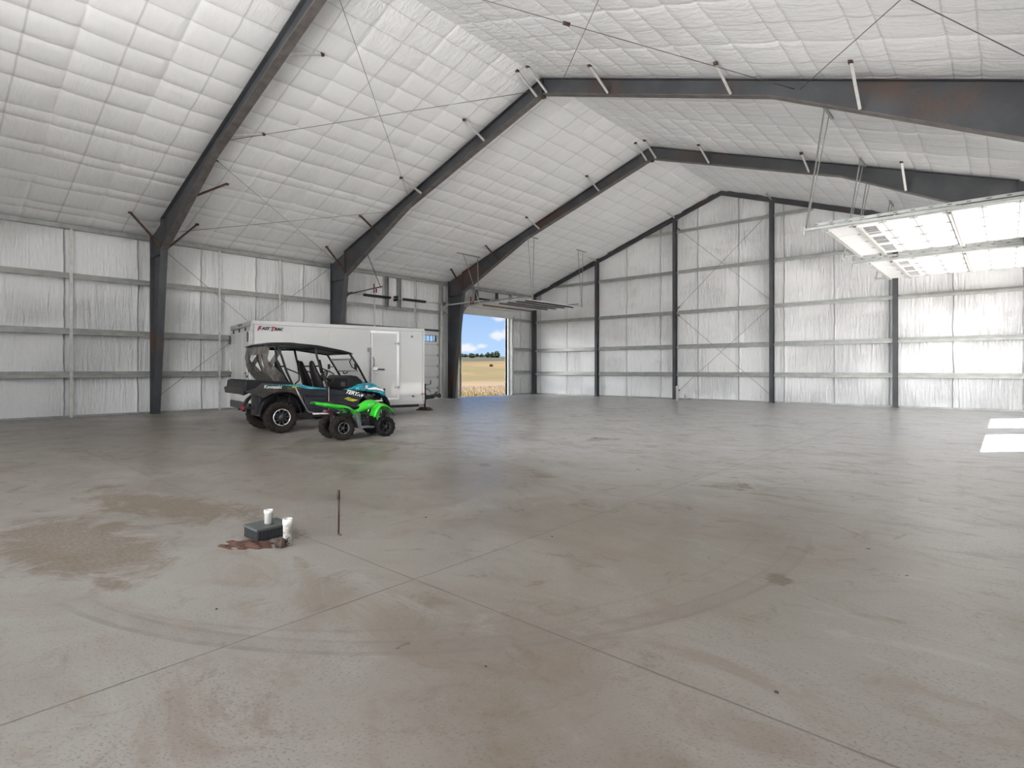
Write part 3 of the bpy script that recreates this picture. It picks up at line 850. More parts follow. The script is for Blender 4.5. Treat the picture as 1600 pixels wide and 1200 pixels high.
def open_door(name, right, y0, y1, label, zt=4.5, lites=3, ends=(True, True)):
    """raised sectional door; horizontal panel at zt. Local x runs from the wall into the room."""
    d = empty(name, (W if right else 0, 0, 0), 0, label, None); d['kind'] = 'structure'
    w = y1 - y0; hs = 0.533; sg = -1 if right else 1
    # sections: the bottom one hangs in the curve, the others lie flat.  Local section z runs towards the room's middle
    for k in range(8):
        if k == 0:
            ang = math.radians(38)
            base = Vector((0.06, 0, zt - 0.36)); di = Vector((math.cos(ang), 0, math.sin(ang)))
        else:
            base = Vector((0.50 + (k - 1) * hs, 0, zt)); di = Vector((1, 0, 0))
        nrm = Vector((di.z, 0, -di.x))                      # inside face looks down / into the room
        base.x *= sg; di.x *= sg; nrm.x *= sg
        M = Matrix(((nrm.x, 0, di.x, base.x), (0, 1, 0, y0), (nrm.z, 0, di.z, base.z), (0, 0, 0, 1)))
        section(w, hs, lites if k == 6 else 0, d, M, first=(k == 0), strut=(k in ((3, 6, 7) if right else (2, 4, 5, 6, 7))), wf=DOORW if right else None, sm=None if right else (BLACK if k == 7 else ROD), hinges=right or k in (3, 6))  # left door: middle struts in a dark colour that stands for their shading
    xe = 4.62
    for i, yy in enumerate((y0 - 0.06, y1 + 0.06)):
        tr = MB()
        pts = [(0.10 * sg, yy, 0.05), (0.10 * sg, yy, zt - 0.42)]
        for a in range(1, 7):
            an = a * math.pi / 12; pts.append(((0.10 + 0.40 * (1 - math.cos(an))) * sg, yy, zt - 0.42 + 0.40 * math.sin(an)))
        pts.append((xe * sg, yy, zt - 0.02))
        for p, q in zip(pts, pts[1:]): tr.bar(p, q, 0.05, 0.014)
        s2 = 1 if i else -1
        for p, q in zip(pts, pts[1:]): tr.bar(Vector(p) + Vector((0, s2 * 0.03, 0.02)), Vector(q) + Vector((0, s2 * 0.03, 0.02)), 0.008, 0.05)
        tr.build('track', GALVL if not right else GALV, d)
        an = MB().bar((0.1 * sg, yy + s2 * 0.05, 0.05), (0.1 * sg, yy + s2 * 0.05, zt + .1), 0.05, 0.07); an.build('track_angle', GALV, d)
        # perforated angle along the horizontal run
        pa = MB(); pa.bar((0.35 * sg, yy + s2 * 0.02, zt + 0.08), (xe * 0.95 * sg, yy + s2 * 0.02, zt + 0.08), 0.01, 0.06)
        pa.use(GALV)
        pp = pa.build('support_angle', GALV, d)
        hl = MB()
        for k in range(14): hl.box(((0.6 + k * 0.29) * sg - 0.035, yy + s2 * 0.02 - 0.008, zt + 0.068), ((0.6 + k * 0.29) * sg + 0.035, yy + s2 * 0.02 + 0.008, zt + 0.09))
        hl.build('slot', DOORD, pp)
        if ends[i]:
            hx = (xe - 0.02) * sg; X = hx + (W if right else 0)
            zr = roof_z(X) - 0.05
            hg = MB()
            tx = hx + (0.45 if right else 0); zr = roof_z(tx + (W if right else 0)) - 0.06
            hg.bar((hx, yy, zt - 0.03), (tx, yy - 0.30, zr), 0.034, 0.012); hg.bar((hx, yy + 0.02, zt - 0.03), (tx, yy + 0.12, zr), 0.034, 0.012)
            hg.bar((tx, yy - 0.40, zr), (tx, yy + 0.40, zr), 0.045, 0.045)
            hg.build('hanger', GALV, d)
            hx2 = 3.1 * sg; zr2 = roof_z(hx2 + (W if right else 0)) - 0.05
            if False:
                hg = MB().bar((hx2, yy, zt + 0.08), (hx2, yy - 0.05, zr2), 0.03, 0.012).bar((hx2, yy - 0.25, zr2), (hx2, yy + 0.25, zr2), 0.045, 0.045)
                hg.build('hanger', GALV, d)
        bp_ = MB().bar((xe * sg, yy - 0.0, zt - 0.10), (xe * sg, yy, zt + 0.08), 0.04, 0.04); bp_.build('bumper', GALV, d)
    # torsion shaft and springs over the opening
    sh = MB().tube([(0.32 * sg, y0 - 0.25, zt + 0.42), (0.32 * sg, y1 + 0.25, zt + 0.42)], 0.014, 8); sh.build('torsion_shaft', GALVL, d)
    for a in (-1, 1):
        ym = (y0 + y1) / 2
        MB().lathe([(0.045, 0.1), (0.045, 1.0)], 12, Matrix.Translation((0.32 * sg, ym, zt + 0.42)) @ Matrix.Rotation(-a * math.pi / 2, 4, 'X')).build('torsion_spring', SPRING, d)
    return d
open_door('door_1', False, FAR_Y[0], FAR_Y[1], 'white sectional overhead door raised above the open left doorway')
open_door('door_3', True, -10.78, -6.98, 'white raised overhead door under the right roof, the nearer and larger looking one')
open_door('door_4', True, FAR_Y[0] - 0.06, FAR_Y[1] + 0.03, 'white raised overhead door under the right roof, the farther one')

def coil(mb, p, q, r, turns, wr):
    p, q = Vector(p), Vector(q); d = q - p; n = turns * 10; dn_ = d.normalized()
    a = dn_.cross(Vector((0,0,1))).normalized(); b_ = dn_.cross(a)
    mb.tube([p + d * (i / n) + (a * math.cos(i * math.pi / 5) + b_ * math.sin(i * math.pi / 5)) * r for i in range(n + 1)], wr, 4)
def closed_door():
    d = empty('door_2', (0, 0, 0), 0, 'white closed wide overhead door with small window lites behind the trailer', None); d['kind'] = 'structure'
    y0, y1 = LEFT_Y; w = y1 - y0; hs = DL / 6
    for k in range(6):
        M = Matrix.Translation((-0.10, y0, k * hs + 0.005))
        section(w, hs, 4 if k == 5 else 0, d, M, first=(k == 0), strut=False)
    zt = 4.42; xe = 2.62
    for i, yy in enumerate((y0 - 0.04, y1 + 0.06)):
        s2 = 1 if i else -1
        pts = [(0.06, yy, 0.05), (0.06, yy, zt - 0.42)]
        for a in range(1, 7):
            an = a * math.pi / 12; pts.append((0.06 + 0.40 * (1 - math.cos(an)), yy, zt - 0.42 + 0.40 * math.sin(an)))
        pts.append((xe, yy, zt + (0.06 if i == 0 else 0)))
        tr = MB()
        for p, q in zip(pts, pts[1:]): tr.bar(p, q, 0.05, 0.02); tr.bar(Vector(p) + Vector((0, s2 * 0.03, 0)), Vector(q) + Vector((0, s2 * 0.03, 0)), 0.01, 0.05)
        tr.build('track', GALVL if i else ROD, d)
        MB().bar((0.05, yy + s2 * 0.06, 0.02), (0.05, yy + s2 * 0.06, zt + .1), 0.05, 0.06).build('track_angle', GALVL, d)
        MB().bar((0.06, yy, zt + 0.02), (0.6, yy, zt + 0.04), 0.03, 0.03).build('track_brace', GALV if i else ROD, d)
        if i == 0:
            MB().bar((xe - 0.1, yy, zt), (2.35, YB + 0.02, bot_z(2.35)), 0.045, 0.02).build('hanger', ROD, d)
        else:
            zr = roof_z(2.4) - 0.06
            MB().bar((xe - 0.06, yy, zt), (2.45, -7.75, zr), 0.035, 0.014).bar((xe - 0.06, yy, zt), (2.42, -6.85, zr), 0.035, 0.014).bar((2.44, -8.1, zr), (2.44, -6.7, zr), 0.05, 0.05).build('hanger', GALV, d)
        bp_ = MB()
        for dx in (-0.55, -0.40): bp_.bar((xe + dx, yy, zt - 0.13), (xe + dx, yy, zt + 0.22 if dx < -.5 else zt + 0.02), 0.03, 0.05)
        bp_.build('bumper', REDP, d)
    zs = 4.46
    MB().tube([(0.25, y0 - 0.15, zs), (0.25, y1 + 0.18, zs)], 0.014, 8).build('torsion_shaft', GALVL, d)
    for a, c in ((-11.31, -9.96), (-9.30, -8.02)):
        mb = MB().tube([(0.25, a, zs), (0.25, c, zs)], 0.035, 8); coil(mb, (0.25, a, zs), (0.25, c, zs), 0.05, 36, 0.012); mb.build('torsion_spring', SPRING, d)
    MB().box((0.0, -9.62, zs - 0.10), (0.30, -9.60, zs + 0.12)).lathe([(0.05, -0.03), (0.05, 0.03)], 12, Matrix.Translation((0.25, -9.66, zs)) @ Matrix.Rotation(math.pi / 2, 4, 'X')).build('centre_bracket', BLACK, d)
    for yy in (y0 - 0.1, y1 + 0.1): MB().lathe([(0.07, -0.05), (0.085, -0.03), (0.085, 0.03), (0.07, 0.05)], 16, Matrix.Translation((0.25, yy, zs)) @ Matrix.Rotation(math.pi / 2, 4, 'X')).build('cable_drum', BLACK, d)
    MB().box((0.045 - .1, -8.6, 0.62), (0.07 - .1, -8.55, 0.80)).build('handle', BLACK, d)
closed_door()
# ------------------------------------------------------------------ lettering
def text(name, body, size, M, mat, parent, shear=0.0, ext=0.002, offset=0.0):
    c = bpy.data.curves.new(name, 'FONT'); c.body = body; c.size = size; c.shear = shear; c.extrude = ext; c.offset = offset; c.resolution_u = 3
    o = bpy.data.objects.new(name, c); COL.objects.link(o)
    dg = bpy.context.evaluated_depsgraph_get(); me = bpy.data.meshes.new_from_object(o.evaluated_get(dg))
    bpy.data.objects.remove(o); bpy.data.curves.remove(c)
    me.transform(M); me.materials.clear(); me.materials.append(mat)
    o = bpy.data.objects.new(name, me); COL.objects.link(o); o.parent = parent; return o
def side_matrix(x, y, z, tilt=0.0):
    """text standing on a right-hand (-y) side, reading towards +x"""
    return Matrix.Translation((x, y, z)) @ Matrix.Rotation(tilt, 4, 'Y') @ Matrix.Rotation(math.pi / 2, 4, 'X')

WHITEG = simple('white_trailer_skin', (0.50, 0.50, 0.49), 0.16, 0, 0.02, 1.0, coat=0.4)
ALU = simple('bright_aluminium', (0.75, 0.75, 0.75), 0.28, 0.7, 0.06)
DGREY = simple('dark_grey_trim', (0.07, 0.07, 0.075), 0.45)
REDL = simple('red_lettering', (0.35, 0.01, 0.02), 0.4)
BLKL = simple('black_lettering', (0.015, 0.015, 0.018), 0.4)
WHTL = simple('white_lettering', (0.8, 0.8, 0.8), 0.4)
GREYL = simple('silver_lettering', (0.50, 0.50, 0.48), 0.4)
RUBBER = simple('tyre_rubber', (0.009, 0.009, 0.009), 0.8, 0, 0.3, 10, 0.3, 60, spec=.2)
RUBBERD = simple('dusty_tyre_rubber', (0.015, 0.011, 0.009), 0.85, 0, 0.35, 8, 0.3, 60, spec=.2)
TAIL = simple('dark_red_lens', (0.10, 0.008, 0.008), 0.2)
AMBER = simple('amber_lens', (0.5, 0.12, 0.02), 0.3)
CHROME = simple('polished_chrome', (0.7, 0.7, 0.7), 0.15, 1.0, 0.05)

def wheel(name, parent, c, r, w, rim_r, side, mt, ring=None, lugs=0, spokes=6, hub=BLACK):
    """wheel on a y axle; side=-1 outer face towards -y"""
    t = empty(name, c); t.parent = parent
    R = Matrix.Rotation(math.pi / 2, 4, 'X')          # local z -> -y
    mb = MB(); h = w / 2
    mb.lathe([(rim_r, -h * .80), (r * .80, -h), (r * .93, -h * .92), (r * .985, -h * .60), (r * .985, h * .60), (r * .93, h * .92), (r * .80, h), (rim_r, h * .80), (rim_r * .96, 0)], 36, R, closed=True)
    for k in range(lugs):
        a = 2 * math.pi * k / lugs
        for s_ in (-1, 1):
            aa = a + (math.pi / lugs if s_ > 0 else 0)
            M = R @ Matrix.Rotation(aa, 4, 'Z')
            mb.box((r * .95, -0.016 * r / .3, min(0.02 * s_, s_ * h * .86)), (r * 1.0, 0.022 * r / .3, max(0.02 * s_, s_ * h * .86)), M)
            mb.box((r * .86, -0.014 * r / .3, min(s_ * h * .80, s_ * h * 1.0)), (r * .97, 0.020 * r / .3, max(s_ * h * .80, s_ * h * 1.0)), M)
    mb.build('tyre', mt, t)
    rm = MB(); o_ = h * .62 * (-side)
    rm.lathe([(rim_r * 1.02, -h * .8), (rim_r * .93, -h * .7), (rim_r * .90, h * .7), (rim_r * 1.02, h * .8), (rim_r * .97, h * .6), (rim_r * .97, -h * .6)], 32, R, closed=True)
    rm.lathe([(0.001, o_ - .012), (rim_r * .30, o_ - .02), (rim_r * .30, o_ + .02), (0.001, o_ + .03)], 16, R)
    for k in range(spokes):
        M = R @ Matrix.Rotation(2 * math.pi * k / spokes, 4, 'Z')
        rm.box((rim_r * .2, -rim_r * .10, o_ - .015), (rim_r * .94, rim_r * .10, o_ + .006), M)
    rm.lathe([(0.001, -.02), (rim_r * .92, -.02), (rim_r * .92, -.01), (0.001, -.01)], 24, R)
    rim = rm.build('rim', hub, t)
    if ring:
        rg = MB(); f = h * .82 * (-side)
        rg.lathe([(rim_r * .92, f - .008), (rim_r * .99, f - .008), (rim_r * .99, f + .008), (rim_r * .92, f + .008)], 32, R, closed=True)
        for k in range(8):
            a = 2 * math.pi * (k + .5) / 8; M = R @ Matrix.Rotation(a, 4, 'Z')
            rg.box((rim_r * .84, -rim_r * .08, f - .006), (rim_r * .93, rim_r * .08, f + .004), M)
        rg.build('bead_ring', ring, t)
    return t

# ------------------------------------------------------------------ enclosed trailer
def trailer():
    t = empty('enclosed_trailer', (5.456, -18.15, 0), 1.37, 'long white enclosed cargo trailer parked along the left wall behind the side-by-side', 'trailer')
    L, Wd, z0, z1 = 5.0, 2.59, 0.32, 2.656
    b = MB().box((0.03, 0.02, z0 + .02), (L - .03, Wd - .02, z1 - .03)); b.build('body', WHITEG, t, bevel=0.03)
    seam = MB()
    for k in range(1, 5): 
        if k != 4: seam.box((k * 1.0 - .003, 0.0145, z0 + .1), (k * 1.0 + .003, 0.02, z1 - .1))
    seam.build('panel_seam', simple('seam_grey', (0.62, 0.62, 0.61), 0.4), t)
    tr = MB()
    tr.box((0, -0.005, z1 - .10), (L, 0.03, z1)).box((0, Wd - .03, z1 - .10), (L, Wd + .005, z1)).box((L - .05, -0.005, z1 - .1), (L + .01, Wd, z1))
    tr.build('top_rail', WHITEG, t, bevel=0.012)
    lo = MB().box((0.1, -0.004, z0 - .01), (L, 0.03, z0 + .07)).box((L - .03, 0, z0), (L + .01, Wd, z0 + .1)); lo.build('bottom_rail', WHITEG, t)
    fr = MB().box((L - .05, -.004, z0), (L + .008, .04, z1)); fr.build('corner_trim', WHITEG, t)
    # rear frame, ramp door
    rf = MB().box((-.03, 0, z1 - .13), (.05, Wd, z1)).box((-.03, 0, z0), (.05, .11, z1)).box((-.03, Wd - .11, z0), (.05, Wd, z1))
    rf.build('rear_frame', simple('grey_rear_frame', (0.40, 0.40, 0.39), 0.4, 0.3), t, bevel=0.008)
    MB().box((-.045, 0.02, z0 - .02), (.05, Wd - .02, z0 + .17)).build('rear_sill', DGREY, t)
    rd = MB().box((-.05, .13, z0 + .18), (.02, Wd - .13, z1 - .26)); rdo = rd.build('ramp_door', WHITEG, t, bevel=0.006)
    gr = MB(); 
    for k in (1, 2): gr.box((-.0535, .13 + k * .777 - .006, z0 + .2), (-.049, .13 + k * .777 + .006, z1 - .28))
    gr.build('door_groove', simple('groove_grey', (0.45, 0.45, 0.45), 0.5), rdo)
    for y in (.20, Wd - .22):
        br = MB().tube([(-.075, y, z0 + .55), (-.075, y, z1 - .75)], .013, 8)
        for z in (z0 + .6, z0 + 1.3, z1 - .8): br.box((-.08, y - .03, z), (-.05, y + .03, z + .05))
        br.build('latch_bar', GALVL, rdo)
        MB().bar((-.09, y, 1.30), (-.09, y + (.22 if y < 1 else -.22), 1.28), .02, .035).lathe([(.035, 0), (.035, .03)], 10, Matrix.Translation((-.10, y, 1.2)) @ Matrix.Rotation(math.pi / 2, 4, 'Y')).build('latch_handle', BLACK, rdo)
    for y in (.55, 1.295, 2.05):
        MB().lathe([(.035, 0), (.05, .005), (.05, .03), (.03, .035)], 14, Matrix.Translation((-.066, y, z1 - .20)) @ Matrix.Rotation(math.pi / 2, 4, 'Y')).build('marker_light', BLACK, t)
    for y in (.16, Wd - .16):
        mb = MB().lathe([(.001, 0), (1, 0), (1, .03), (.001, .03)], 18, Matrix.Translation((-.06, y, z1 - .42)) @ Matrix.Diagonal((1, .045, .13, 1)) @ Matrix.Rotation(-math.pi / 2, 4, 'Y')); mb.build('tail_light', DGREY, t)
    MB().box((-.045, 1.05, z1 - .07), (-.03, 1.5, z1 - .04)).build('light_bar', TAIL, t)
    # side door
    dx0, dx1, dz0, dz1 = 3.24, 4.10, 0.50, 2.50
    sd_ = MB().box((dx0, -.022, dz0), (dx1, .01, dz1)).build('side_door', WHITEG, t, bevel=0.005)
    f = MB()
    f.box((dx0 - .02, -.032, dz1 - .04), (dx1 + .03, -.02, dz1 + .03)).box((dx0 - .02, -.032, dz0 - .03), (dx1 + .03, -.02, dz0 + .04)).box((dx1 - .035, -.032, dz0), (dx1 + .035, -.02, dz1)).box((dx0 + .02, -.032, dz0), (dx0 + .035, -.02, dz1))
    f.build('door_frame', simple('white_aluminium', (0.85, 0.85, 0.85), 0.25, 0.0, 0.02), sd_)
    MB().box((dx0 - .035, -.034, dz0 - .0), (dx0 + .01, -.02, 1.92)).build('lock_bar', simple('bar_grey', (0.22, 0.22, 0.22), 0.35, 0.5), sd_)
    MB().box((dx0 - .10, -.045, 1.90), (dx0 + .01, -.015, 2.02)).build('bar_catch', simple('catch_grey', (0.25, 0.25, 0.24), 0.35, 0.5), sd_)
    MB().tube([(dx0 + .06, -.03, 1.74), (dx0 + .075, -.07, 1.68), (dx0 + .075, -.07, 1.52), (dx0 + .06, -.03, 1.46)], .010, 6).build('grab_handle', BLACK, sd_)
    MB().box((dx0 + .05, -.06, 1.36), (dx0 + .20, -.02, 1.46)).box((dx0 + .11, -.05, 1.27), (dx0 + .19, -.02, 1.33)).build('latch_plate', CHROME, sd_, bevel=.008)
    MB().bar((dx0 + .20, -.065, 1.39), (dx0 + .40, -.065, 1.385), .02, .035).build('latch_lever', BLACK, sd_)
    for z in (2.16, .84):
        h_ = MB().box((dx1 - .11, -.042, z - .02), (dx1 + .06, -.03, z + .025)).box((dx1 - .005, -.05, z - .06), (dx1 + .012, -.03, z + .06)); h_.build('hinge', simple('hinge_steel', (0.3, 0.3, 0.3), 0.3, 0.7), sd_)
    for x, z in ((4.58, 2.40), (4.62, .56)):
        MB().lathe([(.035, 0), (.035, .02), (.02, .026)], 12, Matrix.Translation((x, .012, z)) @ Matrix.Rotation(math.pi / 2, 4, 'X')).build('vent', DGREY if z < 1 else GALV, t)
    MB().box((L - .10, -.02, .60), (L - .0, .0, .64)).build('side_marker', AMBER, t)
    # wheels, fender
    for x in (1.75, 2.60):
        for y, s_ in ((.16, -1), (Wd - .16, 1)): wheel('wheel', t, (x, y, .335), .335, .21, .19, s_, RUBBER, None, 0, 8, GALVL)
    for y in (.0, Wd - .26):
        mb = MB(); rows = []
        for a in range(13):
            an = math.pi * a / 12; x = 2.175 - 0.95 * math.cos(an); z = .42 + .36 * min(1, 1.6 * math.sin(an)); rows.append([(x, y - .0, z), (x, y + .26, z)])
        mb.sheet(rows); mb.build('fender', ALU, t, solid=.006)
    MB().box((.1, .35, z0 - .12), (L, .43, z0)).box((.1, Wd - .43, z0 - .12), (L, Wd - .35, z0)).box((1.7, .3, .30), (1.8, Wd - .3, .37)).box((2.55, .3, .30), (2.65, Wd - .3, .37)).build('chassis', BLACK, t)
    # tongue, coupler, jack
    c = Wd / 2
    MB().bar((L - .2, .45, .45), (L + 1.05, c, .45), .07, .12).bar((L - .2, Wd - .45, .45), (L + 1.05, c, .45), .07, .12).box((L + .55, c - .14, .40), (L + .75, c + .14, .50)).build('tongue', BLACK, t)
    MB().bar((L + .95, c, .48), (L + 1.30, c, .50), .11, .10).lathe([(.06, 0), (.075, .04), (.075, .10), (.04, .13)], 12, Matrix.Translation((L + 1.27, c, .42))).bar((L + 1.1, c, .55), (L + 1.2, c, .62), .04, .03).build('coupler', BLACK, t)
    jx = L + .72
    j = MB().tube([(jx, c, .10), (jx, c, .55)], .026, 10).tube([(jx, c, .35), (jx, c, .90)], .035, 10).lathe([(.05, .44), (.05, .56)], 10, Matrix.Translation((jx, c, 0)))
    j.build('jack_post', BLACK, t)
    MB().tube([(jx, c, .86), (jx + .10, c - .05, .86), (jx + .17, c - .09, .90)], .010, 6).tube([(jx + .17, c - .09, .88), (jx + .17, c - .09, 1.02)], .014, 6).build('jack_handle', BLACK, t)
    MB().box((jx - .12, c - .12, .09), (jx + .12, c + .12, .105)).build('jack_foot', BLACK, t)
    MB().tube([(jx - .1, c - .1, .62), (jx - .02, c - .12, .72), (jx + .1, c - .1, .70), (jx + .2, c - .05, .6)], .012, 6).build('wiring_plug', BLACK, t)
    # lettering on the front (near) side, upper rear corner
    sx = .12
    text('lettering', 'F', .165, side_matrix(sx, -.004, 2.40), REDL, t, .35, .003, .006)
    text('lettering', 'AST', .105, side_matrix(sx + .115, -.004, 2.425), BLKL, t, .35, .003, .005)
    text('lettering', 'T', .165, side_matrix(sx + .315, -.004, 2.395), REDL, t, .35, .003, .006)
    text('lettering', 'RAC', .105, side_matrix(sx + .425, -.004, 2.42), BLKL, t, .35, .003, .005)
    return t
trailer()
_tj = Matrix.Translation((5.456, -18.15, 0)) @ Matrix.Rotation(1.37, 4, 'Z') @ Vector((5.72, 1.295, 0))
bo = MB().box((-.26, -.13, 0), (.24, .13, .045), Matrix.Rotation(.35, 4, 'Z')).box((-.18, -.12, .045), (.18, .12, .09), Matrix.Rotation(.2, 4, 'Z')).build('wood_block', simple('stained_plank', (0.10, 0.07, 0.05), .8), bevel=.004)
bo.location = _tj; tag(bo, 'dark wooden block on the floor under the trailer jack', 'wood block')

# ------------------------------------------------------------------ four-seat side-by-side
TEAL, tb_, tp_ = new_mat('teal_graphic_plastic')
_o = tb_.obj(); _n = tb_.noise(tb_.vmul(_o, (1.0, 1.0, 2.2)), 4.5, 3, .6, 1.2)
_c = tb_.mix(tb_.step(_n, .44, .50), (0.004, 0.10, 0.13), (0.012, 0.20, 0.26))
_c = tb_.mix(tb_.step(_n, .60, .64), _c, (0.10, 0.42, 0.45))
tb_.link(_c, tp_.inputs['Base Color']); tp_.inputs['Roughness'].default_value = .25; tp_.inputs['Coat Weight'].default_value = .5
CHAR = simple('charcoal_plastic', (0.012, 0.012, 0.014), .45, 0, .2, 5, spec=.22)
CHARB = simple('dusty_grey_plastic', (0.034, 0.031, 0.029), .55, 0, .25, 5, spec=.22)
DOORB = simple('blue_grey_plastic', (0.022, 0.023, 0.030), .40, 0, .15, 4, spec=.22)
TUBE = simple('black_tube', (0.007, 0.007, 0.008), .4, 0, .2, spec=.3)
TUBEH = simple('tube_highlight', (0.30, 0.29, 0.29), .35, .5, .2)  # silvery colour standing in for the highlight along the outer lower tubes
SEATM = simple('black_seat_vinyl', (0.012, 0.010, 0.010), .55, 0, .2, 6, spec=.22)
FAB, fb_, fp_ = new_mat('smoky_mesh_fabric')
fb_.link(fb_.mix(fb_.step(fb_.noise(fb_.obj(), 9, 4, .6), .35, .65), (0.05, 0.044, 0.04), (0.10, 0.088, 0.078)), fp_.inputs['Base Color']); fp_.inputs['Roughness'].default_value = .7; fp_.inputs['Alpha'].default_value = .90
WIND, wb2, wp2 = new_mat('clear_windscreen'); wp2.inputs['Transmission Weight'].default_value = 1; wp2.inputs['Roughness'].default_value = .06; wp2.inputs['IOR'].default_value = 1.02
YEL = simple('yellow_green_decal', (0.42, 0.42, 0.03), .4)

def utv():
    t = empty('side_by_side', (7.60, -18.665, 0), 1.430, 'teal and black four-seat side-by-side with a black roof, parked before the white trailer', 'off-road vehicle')
    for x, nm in ((0, 'rear'), (2.19, 'front')):
        for s_ in (-1, 1): wheel('wheel', t, (x, s_ * .625, .345), .345, .26, .185, s_, RUBBERD, ALU, 18, 10)
    # cargo bed
    b = MB(); prof = [(-.76, .93), (-.72, 1.15), (-.66, 1.17), (.20, 1.11), (.20, .88), (-.30, .84)]
    for y0, y1 in ((-.72, -.64), (.64, .72)): b.prism(prof, 'y', y0, y1)
    b.prism([(-.77, .93), (-.74, 1.15), (-.69, 1.15), (-.70, .93)], 'y', -.70, .70); b.box((.14, -.70, .88), (.20, .70, 1.11)); b.box((-.72, -.68, .88), (.18, .68, .92))
    b.build('cargo_bed', CHAR, t, bevel=.012)
    MB().prism([(-.80, .86), (-.82, .99), (-.77, 1.01), (-.74, .86)], 'y', -.66, .66).build('tailgate', CHARB, t, bevel=.01)
    s = MB()
    side = [(-.78, .92), (-.70, .90), (-.38, .775), (-.33, .80), (-.18, .875), (0.02, .895), (.22, .87), (.36, .78), (.46, .66), (.44, 1.04), (-.42, 1.085), (-.56, .975)]
    s.bm.free()
    for y0, y1 in ((-.765, -.72), (.72, .765)): MB().prism(side, 'y', y0, y1).build('rear_fender', CHARB, t, bevel=.01)
    tl = MB()
    for y0, y1 in ((-.772, -.73), (.73, .772)): tl.prism([(-.42, 1.075), (.42, 1.04), (.42, .985), (.1, 1.03), (-.32, 1.055)], 'y', y0, y1)
    for y0, y1 in ((-.765, -.71), (.71, .765)): tl.prism([(.36, 1.06), (.62, 1.0), (.98, .955), (.98, .93), (.60, .945), (.36, .985)], 'y', y0, y1)
    tl.build('side_stripe', TEAL, t, bevel=.004)
    # wheel arch linings, floor tub and sill
    al = MB()
    for x in (0, 2.19):
        for y0, y1 in ((-.70, -.40), (.40, .70)):
            rows = [[(x - .44 * math.cos(a * math.pi / 10), y0, .42 + .44 * math.sin(a * math.pi / 10)), (x - .44 * math.cos(a * math.pi / 10), y1, .42 + .44 * math.sin(a * math.pi / 10))] for a in range(11)]
            al.sheet(rows)
    al.build('wheel_arch', CHAR, t, solid=.01)
    MB().box((.30, -.60, .30), (1.85, .60, .42)).box((-.35, -.30, .35), (.30, .30, .84)).box((1.80, -.35, .35), (2.40, .35, .85)).build('chassis', BLACK, t, bevel=.02)
    sus = MB()
    for x in (0, 2.19):
        for s_ in (-1, 1):
            sus.tube([(x - .12, .2 * s_, .42), (x, .56 * s_, .34)], .018, 6).tube([(x + .12, .2 * s_, .42), (x, .56 * s_, .34)], .018, 6)
            sus.tube([(x, .22 * s_, .45), (x, .58 * s_, .345)], .022, 8)
            sus.tube([(x + .08, .50 * s_, .40), (x + .05, .30 * s_, .86)], .035, 8)
    sus.build('suspension', simple('suspension_steel', (0.05, 0.05, 0.05), .5, .4), t)
    MB().box((-.60, -.03, .50), (-.30, .03, .55)).build('tow_receiver', BLACK, t)
    tow = MB().box((-.63, -.05, .50), (-.58, .05, .57)).lathe([(.025, .57), (.025, .61)], 8, Matrix.Translation((-.605, 0, 0))); tow.build('hitch', simple('red_hitch', (.25, .02, .03), .5), t)
    # doors
    for s_ in (-1, 1):
        ya, yb = (-.755, -.70) if s_ < 0 else (.70, .755)
        for nm, pf in (('rear_door', [(.42, .98), (.50, .62), (.60, .45), (1.0, .41), (1.0, .94)]), ('front_door', [(1.05, .93), (1.05, .41), (1.62, .40), (1.74, .52), (1.90, .80), (1.60, .88)])):
            d = MB().prism(pf, 'y', ya, yb).build(nm, DOORB, t, bevel=.012)
            rb = MB()
            xa, xb = (.66, .97) if 'rear' in nm else (1.10, 1.58)
            yo = ya - .006 if s_ < 0 else yb + .006
            for k, z in enumerate((.52, .60, .68)): rb.bar((xa + .02 * k, yo, z), (xb, yo, z + .012), .014, .012)
            rb.bar((xa - .16 if 'rear' in nm else xa, yo, .80), (xb, yo, .775), .02, .03)
            rb.build('rib', CHAR, d)
    # bonnet and front fenders: lofted cross-sections
    secs = []
    for x, w, zt, zb in ((1.72, .70, .98, .84), (1.86, .71, 1.06, .82), (2.05, .70, 1.10, .82), (2.25, .66, 1.075, .84), (2.40, .56, .99, .82), (2.50, .42, .90, .80), (2.54, .30, .86, .80)):
        secs.append([(x, -w, zb), (x, -w * 1.0, zb + (zt - zb) * .55), (x, -w * .82, zt - .01), (x, -w * .45, zt + .01), (x, 0, zt + .03), (x, w * .45, zt + .01), (x, w * .82, zt - .01), (x, w, zb + (zt - zb) * .55), (x, w, zb), (x, 0, zb)])
    MB().loft(secs).build('bonnet', TEAL, t, bevel=.0, subsurf=1)
    for y0, y1 in ((-.768, -.60), (.60, .768)): MB().prism([(1.40, .91), (1.60, .96), (1.74, 1.04), (2.0, 1.06), (2.2, 1.02), (2.42, .88), (2.50, .74), (2.44, .72), (2.32, .80), (2.1, .845), (1.95, .86), (1.75, .87)], 'y', y0, y1).build('front_fender', TEAL, t, bevel=.03)
    for s_ in (-1, 1):
        yy = s_ * .772
        MB().prism([(1.98, .93), (2.16, .955), (2.38, .90), (2.44, .85), (2.2, .90), (2.0, .905)], 'y', yy - .006, yy + .006).build('white_flash', WHTL, t)
    MB().prism([(2.42, .80), (2.56, .84), (2.58, .74), (2.50, .62), (2.40, .58)], 'y', -.42, .42).build('grille', CHAR, t, bevel=.015)
    for s_ in (-1, 1): MB().lathe([(.001, 0), (.07, 0), (.065, .03), (.001, .04)], 14, Matrix.Translation((2.50, s_ * .36, .84)) @ Matrix.Diagonal((1, 1.2, .6, 1)) @ Matrix.Rotation(math.pi / 2, 4, 'Y')).build('headlight', simple('headlight_lens', (.6, .6, .6), .1), t)
